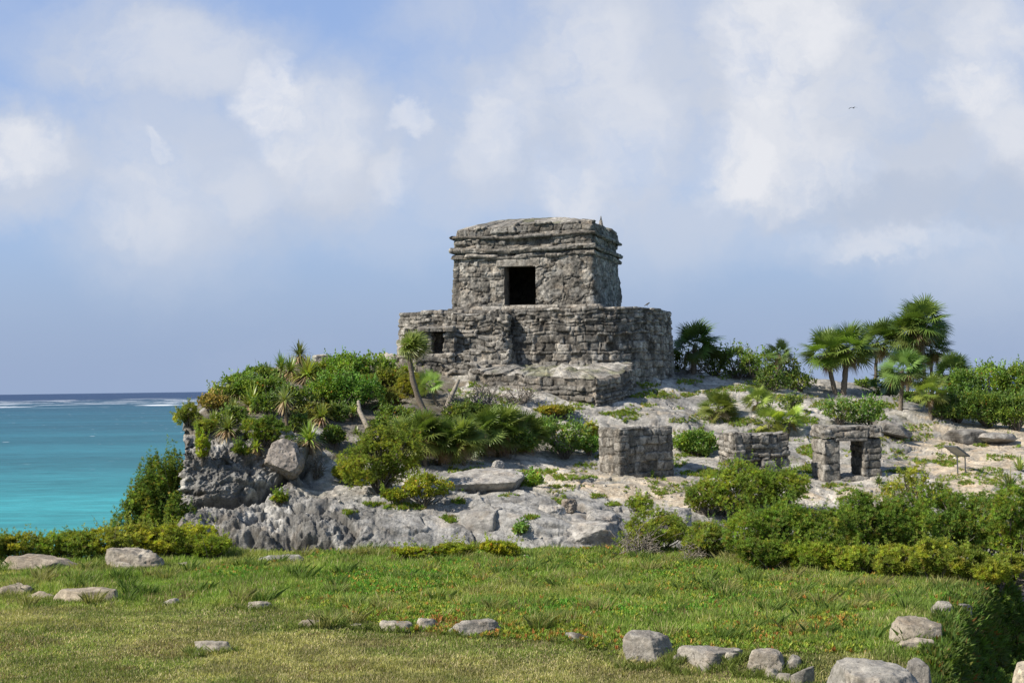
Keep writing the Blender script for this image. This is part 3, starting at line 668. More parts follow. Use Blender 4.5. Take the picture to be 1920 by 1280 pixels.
# three small shrines on the slope
GS = 'small ruined shrines on the slope'
def shrine_a(root):
    c, e1, e2 = frame_at(1160, 46.0, 25); z = lambda py: at(1180, py, 46.2)[2]
    return [skin('wall', rect_path(c, e1, 1.80, e2, 1.3, .05), z(925), z(801), root, seed=121, ch=(.17, .30), bw=(.2, .5), prot=.05, depth=.05, blend=.72, edge=.03, rings=16, stain=.55, pale=.35, res=.025),
            skin('corner_stones', rect_path(c - e1 * .03 - e2 * .03, e1, .34, e2, .30, .05), z(925), z(803), root, seed=122, ch=(.18, .30), bw=(.3, .5), prot=.05, depth=.05, rings=4, stain=.15, pale=.3, res=.025)]
small_ruin('stone_shrine', 'solid cube of grey masonry with pale corner stones, leftmost of the three shrines', 'shrine', shrine_a, (*at(1200, 895, 46.5)[:2], 9.3), GS)
def shrine_b(root):
    c, e1, e2 = frame_at(1374, 46.4, 17); z = lambda py: at(1400, py, 46.5)[2]
    return [skin('wall', rect_path(c, e1, 1.82, e2, 1.15, .06), z(905), z(813), root, seed=131, ch=(.09, .22), bw=(.2, .7), prot=.10, depth=.08, edge=.04, rings=16, stain=.45, pale=.55, joint=.03)]
small_ruin('stone_shrine', 'low block of thin stacked stones without opening, middle one of the three shrines', 'shrine', shrine_b, (*at(1420, 890, 46.5)[:2], 9.4), GS)
def shrine_c(root):
    c, e1, e2 = frame_at(1543, 46.8, 9); z = lambda py: at(1600, py, 47)[2]
    kw = dict(prot=.06, depth=.06, stain=.4, pale=.5, joint=.03)
    return [skin('pier', rect_path(c, e1, .52, e2, 1.12, .06), z(915), z(822), root, seed=141, ch=(.2, .45), bw=(.45, .9), rings=5, **kw),
            skin('pier', rect_path(c + e1 * 1.20, e1, .58, e2, 1.12, .06), z(915), z(822), root, seed=142, ch=(.16, .27), bw=(.5, .9), rings=5, **kw),
            skin('lintel', rect_path(c + e1 * .35 - e2 * .06, e1, 1.0, e2, .5, .05), z(826), z(817), root, seed=143, ch=(.3, .4), bw=(2, 3), prot=.02, depth=.02, rings=6, stain=.1, pale=.6),
            skin('roof', rect_path(c - .04 * e1 - .04 * e2, e1, 1.86, e2, 1.20, .08), z(819), z(797), root, seed=144, ch=(.12, .2), bw=(.3, .8), rings=16, edge=.04, **kw),
            skin('sill', rect_path(c + e1 * .4, e1, 1.0, e2, .9, .06), z(915), z(893), root, seed=145, ch=(.2, .3), bw=(.4, .6), rings=6, **kw)]
small_ruin('stone_shrine', 'stone shrine with an open doorway through it, rightmost of the three shrines', 'shrine', shrine_c, (*at(1598, 900, 47)[:2], 9.3), GS)

# ------------------------------------------------------------------ information board
def make_board():
    m, t, p, o = principled('galvanised_steel', .45, .5); p.inputs['Base Color'].default_value = (.16, .16, .155, 1); p.inputs['Metallic'].default_value = .6
    m2, t2, p2, o2 = principled('board_face', .35, .5)
    g = t2.node('ShaderNodeNewGeometry'); k = t2.ss(t2.noise(g.outputs['Position'], 9, 4, .6), .35, .65, .8, 1.1)
    t2.l.new(t2.mix(1.0, (.22, .235, .23, 1), t2.comb(k, k, k), 'MULTIPLY'), p2.inputs['Base Color'])
    b = place(1797, 889); r = empty('information_board', b)
    s = np.linalg.norm(at(1797, 889, b[1]) - at(1797, 839, b[1])) / .80
    for i, dx in enumerate((-.02, .24)):
        mb = MB(); y = .0 + .10 * i
        mb.tube(np.array([[dx, y, -.3], [dx, y, .45], [dx - .01, y + .01, .55], [dx - .06, y + .02, .61], [dx - .20, y + .04, .68]]) * s, .020 * s, [.16, .16, .155], 8)
        mb.build('post', m, r, smooth=True)
    c, sn = math.cos(math.radians(34)), math.sin(math.radians(34)); M = np.array([[c, 0, sn], [0, 1, 0], [-sn, 0, c]])
    M = np.array([[math.cos(.35), -math.sin(.35), 0], [math.sin(.35), math.cos(.35), 0], [0, 0, 1]]) @ M
    mb = MB(); mb.box(np.array([-.02, .05, .70]) * s, np.array([.50, .62, .03]) * s, [.2, .2, .2], M); mb.build('panel', m2, r)
    mb = MB()
    for q, d in (((0, .31), (.54, .03)), ((0, -.31), (.54, .03)), ((.26, 0), (.03, .66)), ((-.26, 0), (.03, .66))):
        mb.box(np.array([-.02, .05, .70]) * s + M @ (np.array([q[0], q[1], 0]) * s), np.array([d[0], d[1], .05]) * s, [.1, .1, .1], M)
    mb.build('frame', m, r)
    tag(r, 'grey slanted visitor information board on two metal posts', 'information board')
make_board()


# ------------------------------------------------------------------ boulders
_bm = bmesh.new(); bmesh.ops.create_icosphere(_bm, subdivisions=6, radius=1)
ICO6 = (np.array([v.co[:] for v in _bm.verts]), np.array([[v.index for v in f.verts] for f in _bm.faces])); _bm.free()
_bm = bmesh.new(); bmesh.ops.create_icosphere(_bm, subdivisions=5, radius=1)
ICO5 = (np.array([v.co[:] for v in _bm.verts]), np.array([[v.index for v in f.verts] for f in _bm.faces])); _bm.free()
def boulder(name, loc, dims, seed, label, cat='rock', group=None, tilt=0.0, yaw=0.0, cuts=9, flat=.75, pit=0.0, rough=.075, tone=(1, 1, 1), stain=.42, under=None, hi=False, mat=None, boxy=.55):
    V, Fc = ICO6 if hi else ICO5
    rs = np.random.RandomState(seed); D = np.asarray(dims, float) / 2
    q = np.sign(V) * np.abs(V)**.75; q /= np.max(np.abs(q), axis=0)
    U = (1 - boxy) * V + boxy * q
    dirs = rs.normal(size=(cuts, 3)); dirs[:, 2] *= .7; dirs = np.vstack([dirs, [[0.05, -.1, 1]]]); dirs /= np.linalg.norm(dirs, axis=1)[:, None]
    dist = np.append(rs.uniform(.45, .82, cuts), flat)
    for d, k in zip(dirs, dist):
        e = U @ d; over = np.clip(e - k, 0, None); U -= over[:, None] * d * .93
    U /= np.abs(U).max(0)
    P = U * D
    sc = 1 / max(D.max(), .2)
    S = P + seed * 3.7
    nrm = V / np.linalg.norm(V, axis=1)[:, None]
    mn = D.min()
    disp = rough * 2.2 * mn * fbm(S, 1.6 * sc, 3, seed=seed) + rough * mn * ridged(S * [1, 1, 1.8], 3.5 * sc, 4, .6, seed=seed + 1)
    if pit:
        wv = np.stack([fbm(S, 1.7, 4, .6, seed=seed + 6 + k) for k in range(3)], -1)
        f1, f2, _ = worley(S * 2.3 + 1.6 * wv, seed + 3); h1, _, _ = worley(S * 6.5 + 2.0 * wv, seed + 5)
        disp += -pit * np.clip(.5 - f1, 0, 1) * (.5 + 1.6 * sst(fbm(S, 1.1, 2, seed=seed + 11), -.2, .4)) - pit * .45 * np.clip(.45 - h1, 0, 1) + pit * .75 * ridged(S + .3 * wv, 1.9, 6, .72, seed=seed + 4)
    disp += (.012 + .035 * (pit > .2)) * ridged(S, 5.5, 4, .7, seed=seed + 21) * min(1, mn)
    P = P + nrm * disp[:, None]
    if under is not None:                                   # flat undercut plane (normal, distance)
        nn = np.asarray(under[0], float); nn /= np.linalg.norm(nn); e = P @ nn - under[1]; P = P - np.clip(e, 0, None)[:, None] * nn * .96
    c, s = math.cos(yaw), math.sin(yaw); R = np.array([[c, -s, 0], [s, c, 0], [0, 0, 1]]); c, s = math.cos(tilt), math.sin(tilt)
    R = R @ np.array([[c, 0, -s], [0, 1, 0], [s, 0, c]]); P = P @ R.T
    a = fbm(S, 1.4, 4, seed=seed + 7); b = fbm(S, 6, 4, .65, seed=seed + 8)
    C = lerp([.40, .375, .34], [.27, .255, .235], sst(a + .5 * b, -.25, .3)); C = lerp(C, [.56, .53, .48], .7 * sst(b, .05, .35))
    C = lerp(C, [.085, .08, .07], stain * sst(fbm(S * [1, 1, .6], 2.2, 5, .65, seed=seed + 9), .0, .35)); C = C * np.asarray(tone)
    if pit: C = lerp(C, [.07, .068, .062], .5 * sst(.5 - f1, .08, .3))
    mb = MB(); mb.add(P, Fc, np.full(len(Fc), 3), C); o = mb.build(name, mat or MBOULD, smooth=True); o.location = [float(x) for x in loc]
    tag(o, label, cat, group); return o
ROCKS = []
def rock_px(x0, x1, y0, y1, seed, label, depth=.8, **kw):
    """boulder filling a photo rectangle, standing on the ground where its foot is"""
    b = place((x0 + x1) / 2, y1); Y = b[1]; w = (x1 - x0) / F * Y; h = (y1 - y0) / F * Y
    kw['tone'] = tuple(.86 * q for q in kw.get('tone', (1, .97, .92))); dz = h * 2.5; ty = at((x0 + x1) / 2, y0, Y)[2]
    ROCKS.append((b[0], b[1] + w * depth * .35, w, w * depth))
    return boulder('rock', (b[0], b[1] + w * depth * .35, ty - dz / 2 + .02), (w, w * depth, dz), seed, label, **kw)
TAN = (1.12, 1.0, .84)
rock_px(-30, 162, 1041, 1072, 301, 'long low tan rock slab at the left border beside the shrubs', .6, tone=TAN, stain=.15)
rock_px(164, 306, 1024, 1068, 302, 'large angular pale rock in front of the shrubs at left', .8, tone=(1.1, 1.03, .92), stain=.12, cuts=9, hi=True)
rock_px(185, 260, 1052, 1072, 303, 'small pale ledge at the foot of the large angular rock', .6, tone=(1.1, 1.03, .92), stain=.12)
rock_px(-30, 78, 1094, 1122, 304, 'flat tan rock cut by the left border, nearest the lawn corner', .8, tone=TAN, stain=.1)
rock_px(88, 238, 1107, 1131, 305, 'long flat tan rock lying in the grass below the angular rock', .6, tone=TAN, stain=.12)
rock_px(20, 100, 1110, 1128, 351, 'small flat stone between the two tan rocks at left', .6, tone=TAN, stain=.12)
rock_px(290, 342, 1121, 1138, 306, 'small smooth pale stone alone in the grass at left', .7, tone=(1.15, 1.12, 1.05), stain=.02)
rock_px(450, 510, 1127, 1143, 307, 'small broken white rock in the grass left of the middle', .6, tone=(1.1, 1.05, .95), stain=.15, rough=.1)
rock_px(472, 570, 1043, 1057, 308, 'flat grey slab at the far lawn edge below the cliff', .6, tone=(1, 1, .98), stain=.1)
rock_px(330, 352, 1050, 1063, 309, 'tiny grey stone right of the large angular rock', .7)
rock_px(556, 612, 1164, 1176, 310, 'thin pale stone, left end of the broken row across the lawn', .6, tone=TAN, stain=.1)
rock_px(650, 690, 1168, 1179, 352, 'very small pale stone between two stones of the lawn row', .6, tone=TAN, stain=.1)
rock_px(706, 776, 1163, 1184, 311, 'low pale stone left of the lumpy stone in the lawn row', .6, tone=(1.05, 1, .9), stain=.15)
rock_px(774, 824, 1161, 1184, 353, 'lumpy pale stone touching the dark-sided rock', .7, tone=(1.08, 1, .9), stain=.15, rough=.09)
rock_px(834, 938, 1159, 1196, 312, 'grey dark-sided rock ringed by orange succulents in the lawn middle', .6, stain=.35, hi=True)
rock_px(354, 440, 1197, 1224, 313, 'pale humped stone alone in the short lawn at lower left', .6, tone=(1.1, 1.05, .98), stain=.15)
rock_px(360, 380, 1221, 1232, 314, 'pebble-sized tan stone just below the humped stone', .8, tone=TAN, stain=.0)
rock_px(1050, 1113, 1180, 1206, 315, 'small grey rock among orange succulents left of the rounded rock', .7, stain=.25)
rock_px(1164, 1268, 1194, 1240, 316, 'rounded pitted grey rock, left end of the stone edging', .8, pit=.03, stain=.3, hi=True, rough=.05)
rock_px(1258, 1405, 1218, 1246, 317, 'long wedge-shaped grey slab beside the rounded pitted rock', .55, stain=.3, hi=True)
rock_px(1380, 1477, 1215, 1262, 318, 'pale block with dark underside, third in the stone edging', .7, tone=(1.08, 1.02, .93), stain=.25, hi=True)
rock_px(1468, 1506, 1226, 1256, 319, 'small round grey stone wedged beside the pale block', .8, stain=.3)
rock_px(1484, 1532, 1233, 1290, 320, 'upright grey stone leaning on the largest edging boulder', .8, stain=.3)
rock_px(1520, 1735, 1239, 1330, 321, 'largest smooth grey boulder of the edging at the lower right', .7, tone=(1, .99, .96), stain=.25, hi=True, cuts=8)
rock_px(1700, 1750, 1238, 1315, 322, 'dark-topped block at the right end of the edging', .8, stain=.55)
rock_px(1672, 1784, 1158, 1212, 323, 'brownish overhanging boulder above the ravine edge', .7, tone=(1.0, .92, .8), stain=.3, hi=True, cuts=9)
rock_px(1680, 1760, 1202, 1222, 324, 'thin pale slab under the brownish boulder', .6, tone=(1.15, 1.05, .9), stain=.1)
rock_px(1746, 1806, 1119, 1158, 325, 'grey humped rock at the upper ravine edge', .8, stain=.2)
rock_px(1798, 1826, 1128, 1160, 326, 'small grey stone beside the humped rock at the ravine', .8, stain=.2)
rock_px(1836, 1960, 1086, 1116, 327, 'layered flat brown ledge by the dead branches at right border', .6, tone=(1.0, .9, .8), stain=.3, rough=.08)
rock_px(1613, 1642, 1059, 1068, 328, 'tiny white stone, leftmost of three under the yellowish shrubs', .7, tone=(1.15, 1.15, 1.1), stain=0)
rock_px(1664, 1684, 1069, 1077, 329, 'tiny white stone, middle of three under the yellowish shrubs', .7, tone=(1.15, 1.15, 1.1), stain=0)
rock_px(1738, 1758, 1076, 1084, 330, 'tiny white stone, rightmost of three under the yellowish shrubs', .7, tone=(1.15, 1.15, 1.1), stain=0)
for (a_, b_, c_, d_, e_, l_) in ((1405, 1440, 1240, 1262, 361, 'flat little stone in front of the pale block'), (1432, 1480, 1252, 1275, 362, 'low crumbly stone under the pale block'),
        (1455, 1492, 1262, 1284, 363, 'small broken stone at the foot of the upright stone'), (1255, 1285, 1222, 1240, 364, 'small dark stone between the pitted rock and the wedge slab'),
        (1360, 1392, 1222, 1240, 365, 'small stone closing the gap between the wedge slab and pale block'), (1700, 1725, 1190, 1206, 366, 'small pale chip below the brownish boulder'),
        (1425, 1470, 1108, 1120, 367, 'low stone nearly hidden in the grass of the right lawn'), (980, 1010, 1040, 1050, 368, 'tiny pale stone at the lawn edge below the wide boulder')):
    rock_px(a_, b_, c_, d_, e_, l_, .7, tone=(1.05, 1, .9), stain=.3)
boulder('rock', at(1925, 1285, 19.2), (.5, .6, .5), 331, 'smooth cream rock cut by the lower right corner', tone=(1.5, 1.35, 1.1), stain=0, rough=.03)

# headland boulders
def hb(px, py, Y, dims, seed, label, **kw): return boulder('boulder', at(px, py, Y), dims, seed, label, cat='boulder', hi=True, **kw)
hb(535, 862, 43.45, (1.0, 1.0, 1.05), 402, 'rounded pinkish grey boulder wedged at the split in the left cliff', rough=.07, stain=.3, cuts=5, flat=.95, tone=(.85, .79, .75), tilt=-.35)
hb(905, 915, 44.4, (2.4, 2.2, 1.1), 403, 'broad grey rock with holes right of the yellowing shrub', pit=.07, stain=.2, cuts=8, flat=.8, tilt=.1)
hb(905, 1000, 42.4, (2.6, 2.4, 1.7), 404, 'large smooth pale boulder in the middle of the rock face', stain=.2, cuts=6, flat=.8, tilt=.12, rough=.06, tone=(.9, .9, .9))
hb(1090, 1015, 41.7, (2.7, 2.3, 1.4), 405, 'wide faceted boulder at the foot of the slope left of the twigs', stain=.25, cuts=11, flat=.8, rough=.09, pit=.04, tilt=-.06, tone=(.92, .92, .92))
hb(1035, 968, 42.2, (.75, .7, .75), 406, 'small upright block left of the dark lumpy stones', stain=.15, cuts=8)
hb(1066, 948, 42.6, (.48, .45, .36), 407, 'dark brown lumpy stone on top of the rock face', stain=.8, rough=.16, tone=(.6, .55, .5))
hb(1140, 975, 42.2, (1.2, 1.2, .6), 408, 'flat grey rock behind the twiggy shrub', stain=.2, pit=.05)
hb(1270, 985, 41.6, (1.3, 1.2, .9), 409, 'dark grey rock half hidden behind the twiggy shrub', stain=.4)
hb(975, 970, 42.0, (.5, .5, .5), 410, 'small angular block beside the large smooth boulder', stain=.3, cuts=9)
hb(932, 873, 45.8, (.38, .4, .4), 411, 'pointed little rock standing behind the holed rock', stain=.2, cuts=8)
hb(1800, 820, 55, (1.9, 1.6, .6), 412, 'flat boulder with painted-in shade under the broadleaf shrubs at right', stain=.7, flat=.7, tone=(.6, .6, .6))  # stain and tone paint in the shade under the shrubs
hb(1862, 822, 55, (1.5, 1.3, .5), 413, 'grey boulder at the right end of the broadleaf shrubs', stain=.5, flat=.7, tone=(.8, .8, .8))  # lowered tone and heavier stain carry the same shrub shade in the colour
hb(1672, 803, 53, (1.4, 1.3, .5), 414, 'sloping rock with painted-in shade behind the shrine with the open doorway', stain=.6, tilt=-.3, tone=(.7, .7, .7))  # shade on this rock is put into its tone and stain
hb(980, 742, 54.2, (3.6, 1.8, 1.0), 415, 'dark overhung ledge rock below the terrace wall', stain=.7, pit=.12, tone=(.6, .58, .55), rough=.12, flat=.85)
hb(728, 684, 58.5, (1.0, 1.0, .8), 416, 'white limestone knob on the crest left of the platform', stain=.05, pit=.1, tone=(1.2, 1.17, 1.1))
hb(605, 676, 59.5, (.8, .8, .5), 417, 'white crest rock behind the topmost rosette', stain=.05, tone=(1.2, 1.17, 1.1))


# ------------------------------------------------------------------ foliage pieces
def leaf_shape(L, W, fold=.25, bend=.2):
    V = np.array([[0, 0, 0], [W / 2, -fold * W, L * .45], [0, 0, L * .5], [-W / 2, -fold * W, L * .45], [0, -bend * L, L]], float)
    return V, [0, 1, 2, 0, 2, 3, 2, 1, 4, 3, 2, 4], [3, 3, 3, 3]
def tuft_shape(nl, L, W, spread, rs, up=.35):
    Vs = []; idx = []; sz = []
    for i in range(nl):
        th = i * 2.4 + rs.uniform(-.3, .3); el = rs.uniform(up, 1.2) ; d = np.array([math.cos(th) * math.cos(el), math.sin(th) * math.cos(el), math.sin(el)])
        side = np.cross(d, [0, 0, 1]); side /= np.linalg.norm(side); n = np.cross(side, d)
        l = L * rs.uniform(.7, 1.15); b = d * .0
        k = len(Vs) * 4
        Vs.append(np.array([b, d * l * .5 + side * W / 2, d * l + n * .1 * l, d * l * .5 - side * W / 2])); idx += [k, k + 1, k + 2, k + 3]; sz.append(4)
    return np.concatenate(Vs), idx, sz
def crown_points(n, R, rs, nl=9, low=-.35, lump=(.30, .50)):
    R = np.asarray(R, float)
    d = rs.normal(size=(nl, 3)); d /= np.linalg.norm(d, axis=1)[:, None]; d[:, 2] = np.where(d[:, 2] < low, -d[:, 2], d[:, 2])
    cen = d * rs.uniform(.35, .68, (nl, 1)); cen = np.vstack([cen, [[0, 0, .1]]]); lr = np.append(rs.uniform(*lump, nl), .55)
    k = rs.choice(nl + 1, n, p=lr**2 / np.sum(lr**2)); u = rs.normal(size=(n, 3)); u /= np.linalg.norm(u, axis=1)[:, None]
    p = cen[k] + u * (lr[k] * rs.uniform(.62, 1.05, n)**.6)[:, None]
    # drop points deep inside other lumps
    inside = np.zeros(n, bool)
    for c, r in zip(cen, lr): inside |= np.linalg.norm(p - c, axis=1) < r * .62
    p, u = p[~inside], u[~inside]; g = fbm(p * 1.0 + rs.uniform(0, 50), 2.6, 2, seed=int(rs.randint(9999)))
    keep = g > -.30; p, u = p[keep], u[keep]
    p = p * (1 + .24 * fbm(p + rs.uniform(0, 50), 4.0, 2, seed=int(rs.randint(9999))))[:, None] + u * (np.abs(rs.normal(0, .045, len(p))) * (rs.rand(len(p)) < .5))[:, None]
    p[:, 2] = np.where(p[:, 2] < -.80, -1.6 - p[:, 2], p[:, 2])
    return p * R, u
GAIN = 1.95
def patchy(p, C, s, lo=(.80, .84, .85), hi=(1.45, 1.28, 1.0)):
    k = sst(fbm(p, 2.4, 3, seed=s) , -.3, .35)[:, None]; return C * (np.asarray(lo) * (1 - k) + np.asarray(hi) * k)
def recolor(base, n, rs, var=.25, accents=()):
    base = np.asarray(base, float); c = base * GAIN * np.exp(rs.normal(0, var, (n, 1))) * np.exp(rs.normal(0, .06, (n, 3)))
    for col, prob in accents:
        s = rs.rand(n) < prob; c[s] = np.asarray(col) * 1.25 * np.exp(rs.normal(0, .25, (s.sum(), 1)))
    return np.clip(c, .005, .9)
def branchy(mb, start, tips, rs, r0, C, bend=.15, sides=5):
    for tpnt in tips:
        s = np.linspace(0, 1, 6)[:, None]; mid = (np.asarray(start) + tpnt) / 2 + rs.normal(0, bend, 3) * np.linalg.norm(tpnt - start)
        p = (1 - s)**2 * np.asarray(start) + 2 * s * (1 - s) * mid + s * s * tpnt
        p[1:-1] += rs.normal(0, .02, (4, 3)) * np.linalg.norm(tpnt - start)
        mb.tube(p, np.linspace(r0, r0 * .25, 6), C, sides)
SEED = [1000]
def shrub(kind, loc, w, h, label, group=None, d=None, name=None, cols=None, dens=1.0, stems=True, twigs=0, nl=None, cap=16000):
    SEED[0] += 7; rs = np.random.RandomState(SEED[0]); d = d or w * .85
    R = np.array([w / 2, d / 2, h * .56]); mid = np.array([0, 0, h * .44])
    root = empty(name or 'shrub', loc); area = w * h + .6 * w * d
    mb = MB(); Nf = nl or int(np.clip(6 + area * 3.0, 7, 26))
    if kind == 'fine':            # bay cedar: small upright needle-like tufts
        n = int(np.clip(1900 * area * dens, 350, cap)); p, u = crown_points(n, R, rs, Nf)
        ax = u * .6 + [0, 0, .75] + rs.normal(0, .25, u.shape)
        col = recolor(np.asarray(cols or (.085, .105, .022)) * 1.22, len(p), rs, .22, ((( .16, .17, .03), .18), ((.19, .15, .05), .04))); col = patchy(p, col, SEED[0])
        for k in range(3):
            s = np.arange(len(p)) % 3 == k; sh = tuft_shape(8, .072, .016, .5, rs)
            M = frames(ax[s], rs) * rs.uniform(.7, 1.3, (s.sum(), 1, 1)); mb.inst(*sh, M, p[s] + mid, col[s])
        mat = MFINE
    elif kind == 'broad':         # sea grape and other broad leaves
        n = int(np.clip(2500 * area * dens, 300, 12000)); p, u = crown_points(n, R, rs, Nf, lump=(.28, .5))
        ax = u * .7 + rs.normal(0, .55, u.shape) + [0, 0, .2]
        col = recolor(cols or (.075, .12, .022), len(p), rs, .28, (((.16, .20, .035), .15), ((.25, .12, .03), .012))); col = patchy(p, col, SEED[0])
        M = frames(ax, rs) * rs.uniform(.6, 1.35, (len(p), 1, 1)); mb.inst(*leaf_shape(.095, .055), M, p + mid, col); mat = MLEAF
    elif kind == 'mat':           # creeping low cover with small leaves
        n = int(np.clip(1700 * w * d * dens, 200, 9000)); p, u = crown_points(n, R, rs, Nf + 6, low=-.1, lump=(.2, .4))
        ax = u * .4 + [0, 0, .8] + rs.normal(0, .3, u.shape)
        col = recolor(cols or (.085, .12, .022), len(p), rs, .25, (((.20, .19, .03), .15), ((.30, .12, .03), .02))); col = patchy(p, col, SEED[0])
        M = frames(ax, rs) * rs.uniform(.7, 1.3, (len(p), 1, 1)); mb.inst(*tuft_shape(5, .07, .03, .5, rs), M, p + mid, col); mat = MFINE
    elif kind == 'dead': mat = None
    if mat:
        # longer shoots that break the outline
        ns = int(np.clip(area * 11, 10, 60)); top = p[(u[:, 2] > -.1)]
        q = top[rs.choice(len(top), min(ns, len(top)), replace=False)]; dv = q / R; dv /= np.linalg.norm(dv, axis=1)[:, None] + 1e-6
        dv = dv * [.5, .5, .45] + [0, 0, .75] + rs.normal(0, .22, q.shape); dv /= np.linalg.norm(dv, axis=1)[:, None]; ln = rs.uniform(.12, .44, len(q)) * min(1.2, .5 + h * .5)
        st_ = MB() if stems else None; k_ = 9; tt = np.linspace(.15, 1, k_)
        pos = (q[:, None] + dv[:, None] * (ln[:, None] * tt)[..., None]).reshape(-1, 3) + rs.normal(0, .012, (len(q) * k_, 3)) + mid
        axx = np.repeat(dv, k_, 0) * .6 + rs.normal(0, .6, (len(q) * k_, 3)); cc = recolor(np.asarray(cols or (.09, .12, .022)) * 1.2, len(pos), rs, .25)
        sh = leaf_shape(.11, .06) if kind == 'broad' else tuft_shape(6, .060, .014, .5, rs)
        mb.inst(*sh, frames(axx, rs) * rs.uniform(.6, 1.1, (len(pos), 1, 1)), pos, cc)
        mb.build('foliage', mat, root)
    sb = MB(); grey = np.array([.19, .165, .135])
    if kind == 'dead':
        for k in range(int(10 + twigs)):
            a = rs.normal(size=3); a[2] = abs(a[2]) * .8 + .15; a /= np.linalg.norm(a); tip = a * R * [2, 2, 1.9] * rs.uniform(.25, .5)
            tip = np.array([a[0] * w * .5, a[1] * d * .5, a[2] * h]) * rs.uniform(.6, 1)
            branchy(sb, np.array([rs.normal(0, w * .08), rs.normal(0, d * .08), -.05]), [tip], rs, .022, grey * rs.uniform(.8, 1.9))
            for q in range(5):
                t0 = tip * rs.uniform(.35, .95); branchy(sb, t0, [t0 + rs.normal(0, .22, 3) * [1, 1, .8] + [0, 0, .08]], rs, .009, grey * rs.uniform(.8, 1.8), sides=4)
        sb.build('branches', MBARK, root)
    elif stems:
        pp = p[rs.choice(len(p), min(len(p), 9 + int(area * 3)), replace=False)] + mid
        branchy(sb, np.array([0, 0, -.08]), pp * .96, rs, .02 + .008 * h, grey * .75)
        for k in range(twigs):
            q = p[rs.randint(len(p))] + mid; branchy(sb, np.array([0, 0, -.08]), [q + rs.normal(0, .15, 3) + [0, 0, .18]], rs, .010, grey * 1.2, sides=4)
        sb.build('stems', MBARK, root)
    tag(root, label, 'shrub', group)
    return root

def frond(rs, rad, pet, nseg=24, span=2.25, brown=0.0):
    """one fan leaf in its own plane: petiole along +x, blades radiating; returns verts, idx, sizes"""
    V = []; idx = []; sz = []
    w = .012; V += [[0, -w, 0], [0, w, 0], [pet, w, 0], [pet, -w, 0]]; idx += [0, 1, 2, 3]; sz.append(4)
    for a in np.linspace(-span, span, nseg):
        a += rs.uniform(-.04, .04); L = rad * (.78 + .22 * math.cos(a * .6)) * rs.uniform(.88, 1.08)
        c, s = math.cos(a), math.sin(a); W = rad * .036 * (1 + .25 * rs.rand()); dr = -rs.uniform(.02, .20) * L; cup = .05 * rad
        o = np.array([pet, 0, 0]); dv = np.array([c, s, 0]); sv = np.array([-s, c, 0])
        k = len(V)
        V += [o, o + dv * L * .42 + sv * W + [0, 0, cup], o + dv * L * .42 - sv * W + [0, 0, cup], o + dv * L * .78 + sv * W * .55 + [0, 0, cup + dr * .35], o + dv * L * .78 - sv * W * .55 + [0, 0, cup + dr * .35], o + dv * L + [0, 0, cup + dr]]
        idx += [k, k + 2, k + 1, k + 1, k + 2, k + 4, k + 3, k + 3, k + 4, k + 5]; sz += [3, 4, 3]
    return np.array(V, float), idx, sz
def palm(loc, top, r, label, group='thatch palms on the headland', lean=(0, 0), nf=26, skirt=.25, trunk_r=.07, wind=0.0, name='palm_tree', green=(.075, .115, .022), curve=0.0, leafr=None):
    """top: crown centre height above loc; r: crown radius"""
    SEED[0] += 11; rs = np.random.RandomState(SEED[0]); root = empty(name, loc)
    tip = np.array([lean[0], lean[1], top]); wind = wind + rs.uniform(.02, .16)
    s = np.linspace(0, 1, 14)[:, None]; pts = np.array([0, 0, -.15]) * (1 - s) + tip * s + curve * np.sin(s * math.pi) * np.array([1, 0, 0]) + rs.normal(0, .008, (14, 3))
    rad = trunk_r * (1.15 - .35 * s[:, 0]) * (1 + .08 * np.sin(np.arange(14) * 2.2))
    mb = MB(); mb.tube(pts, rad, [.20, .165, .125], 9); mb.build('trunk', MBARK, root, smooth=True)
    mb = MB(); sk = MB(); L = leafr or r * .58; ndead = int(nf * skirt)
    for i in range(nf + ndead):
        dead = i >= nf
        el = rs.uniform(-1.35, -.55) if dead else math.radians(80 - 118 * ((i + .5) / nf)**.85) + rs.uniform(-.28, .28)
        az = i * 2.39996 + rs.uniform(-.25, .25); pet = (r - L * .92) * rs.uniform(.85, 1.15) * (.8 if dead else 1)
        V, idx, sz = frond(rs, L * (.8 if dead else rs.uniform(.85, 1.08)), max(pet, .08), nseg=26)
        if dead: V = V * [1, .45, 1]
        roll = rs.uniform(-.85, .85); c_, s_ = math.cos(roll), math.sin(roll); V = V @ np.array([[1, 0, 0], [0, c_, s_], [0, -s_, c_]])
        # blade tips bend down
        x = np.array([math.cos(az) * math.cos(el), math.sin(az) * math.cos(el), math.sin(el)]); x += [wind, 0, -.05 * abs(wind)]; x /= np.linalg.norm(x)
        y = np.array([-math.sin(az), math.cos(az), 0]); y = y - x * (y @ x); y /= np.linalg.norm(y); z = np.cross(x, y)
        P = V @ np.stack([x, y, z]) + tip
        dd = np.linalg.norm(P - tip, axis=1); P[:, 2] -= .05 * (dd / r)**2 * r; P[:, 0] += wind * .35 * (dd / r)**2 * r
        col = recolor((.15, .105, .055) if dead else np.asarray(green) * .9, 1, rs, .2)[0]
        if not dead and i > nf * .78: col = col * .7 + np.array([.16, .13, .04]) * .3
        if not dead and i < nf * .3: col = col * .75 + np.array([.15, .19, .04]) * .25
        (sk if dead else mb).add(P, idx, sz, col)
    mb.build('crown', MPALM, root)
    if ndead: sk.build('dead_fronds', MPALM, root)
    tag(root, label, 'palm tree', group); return root
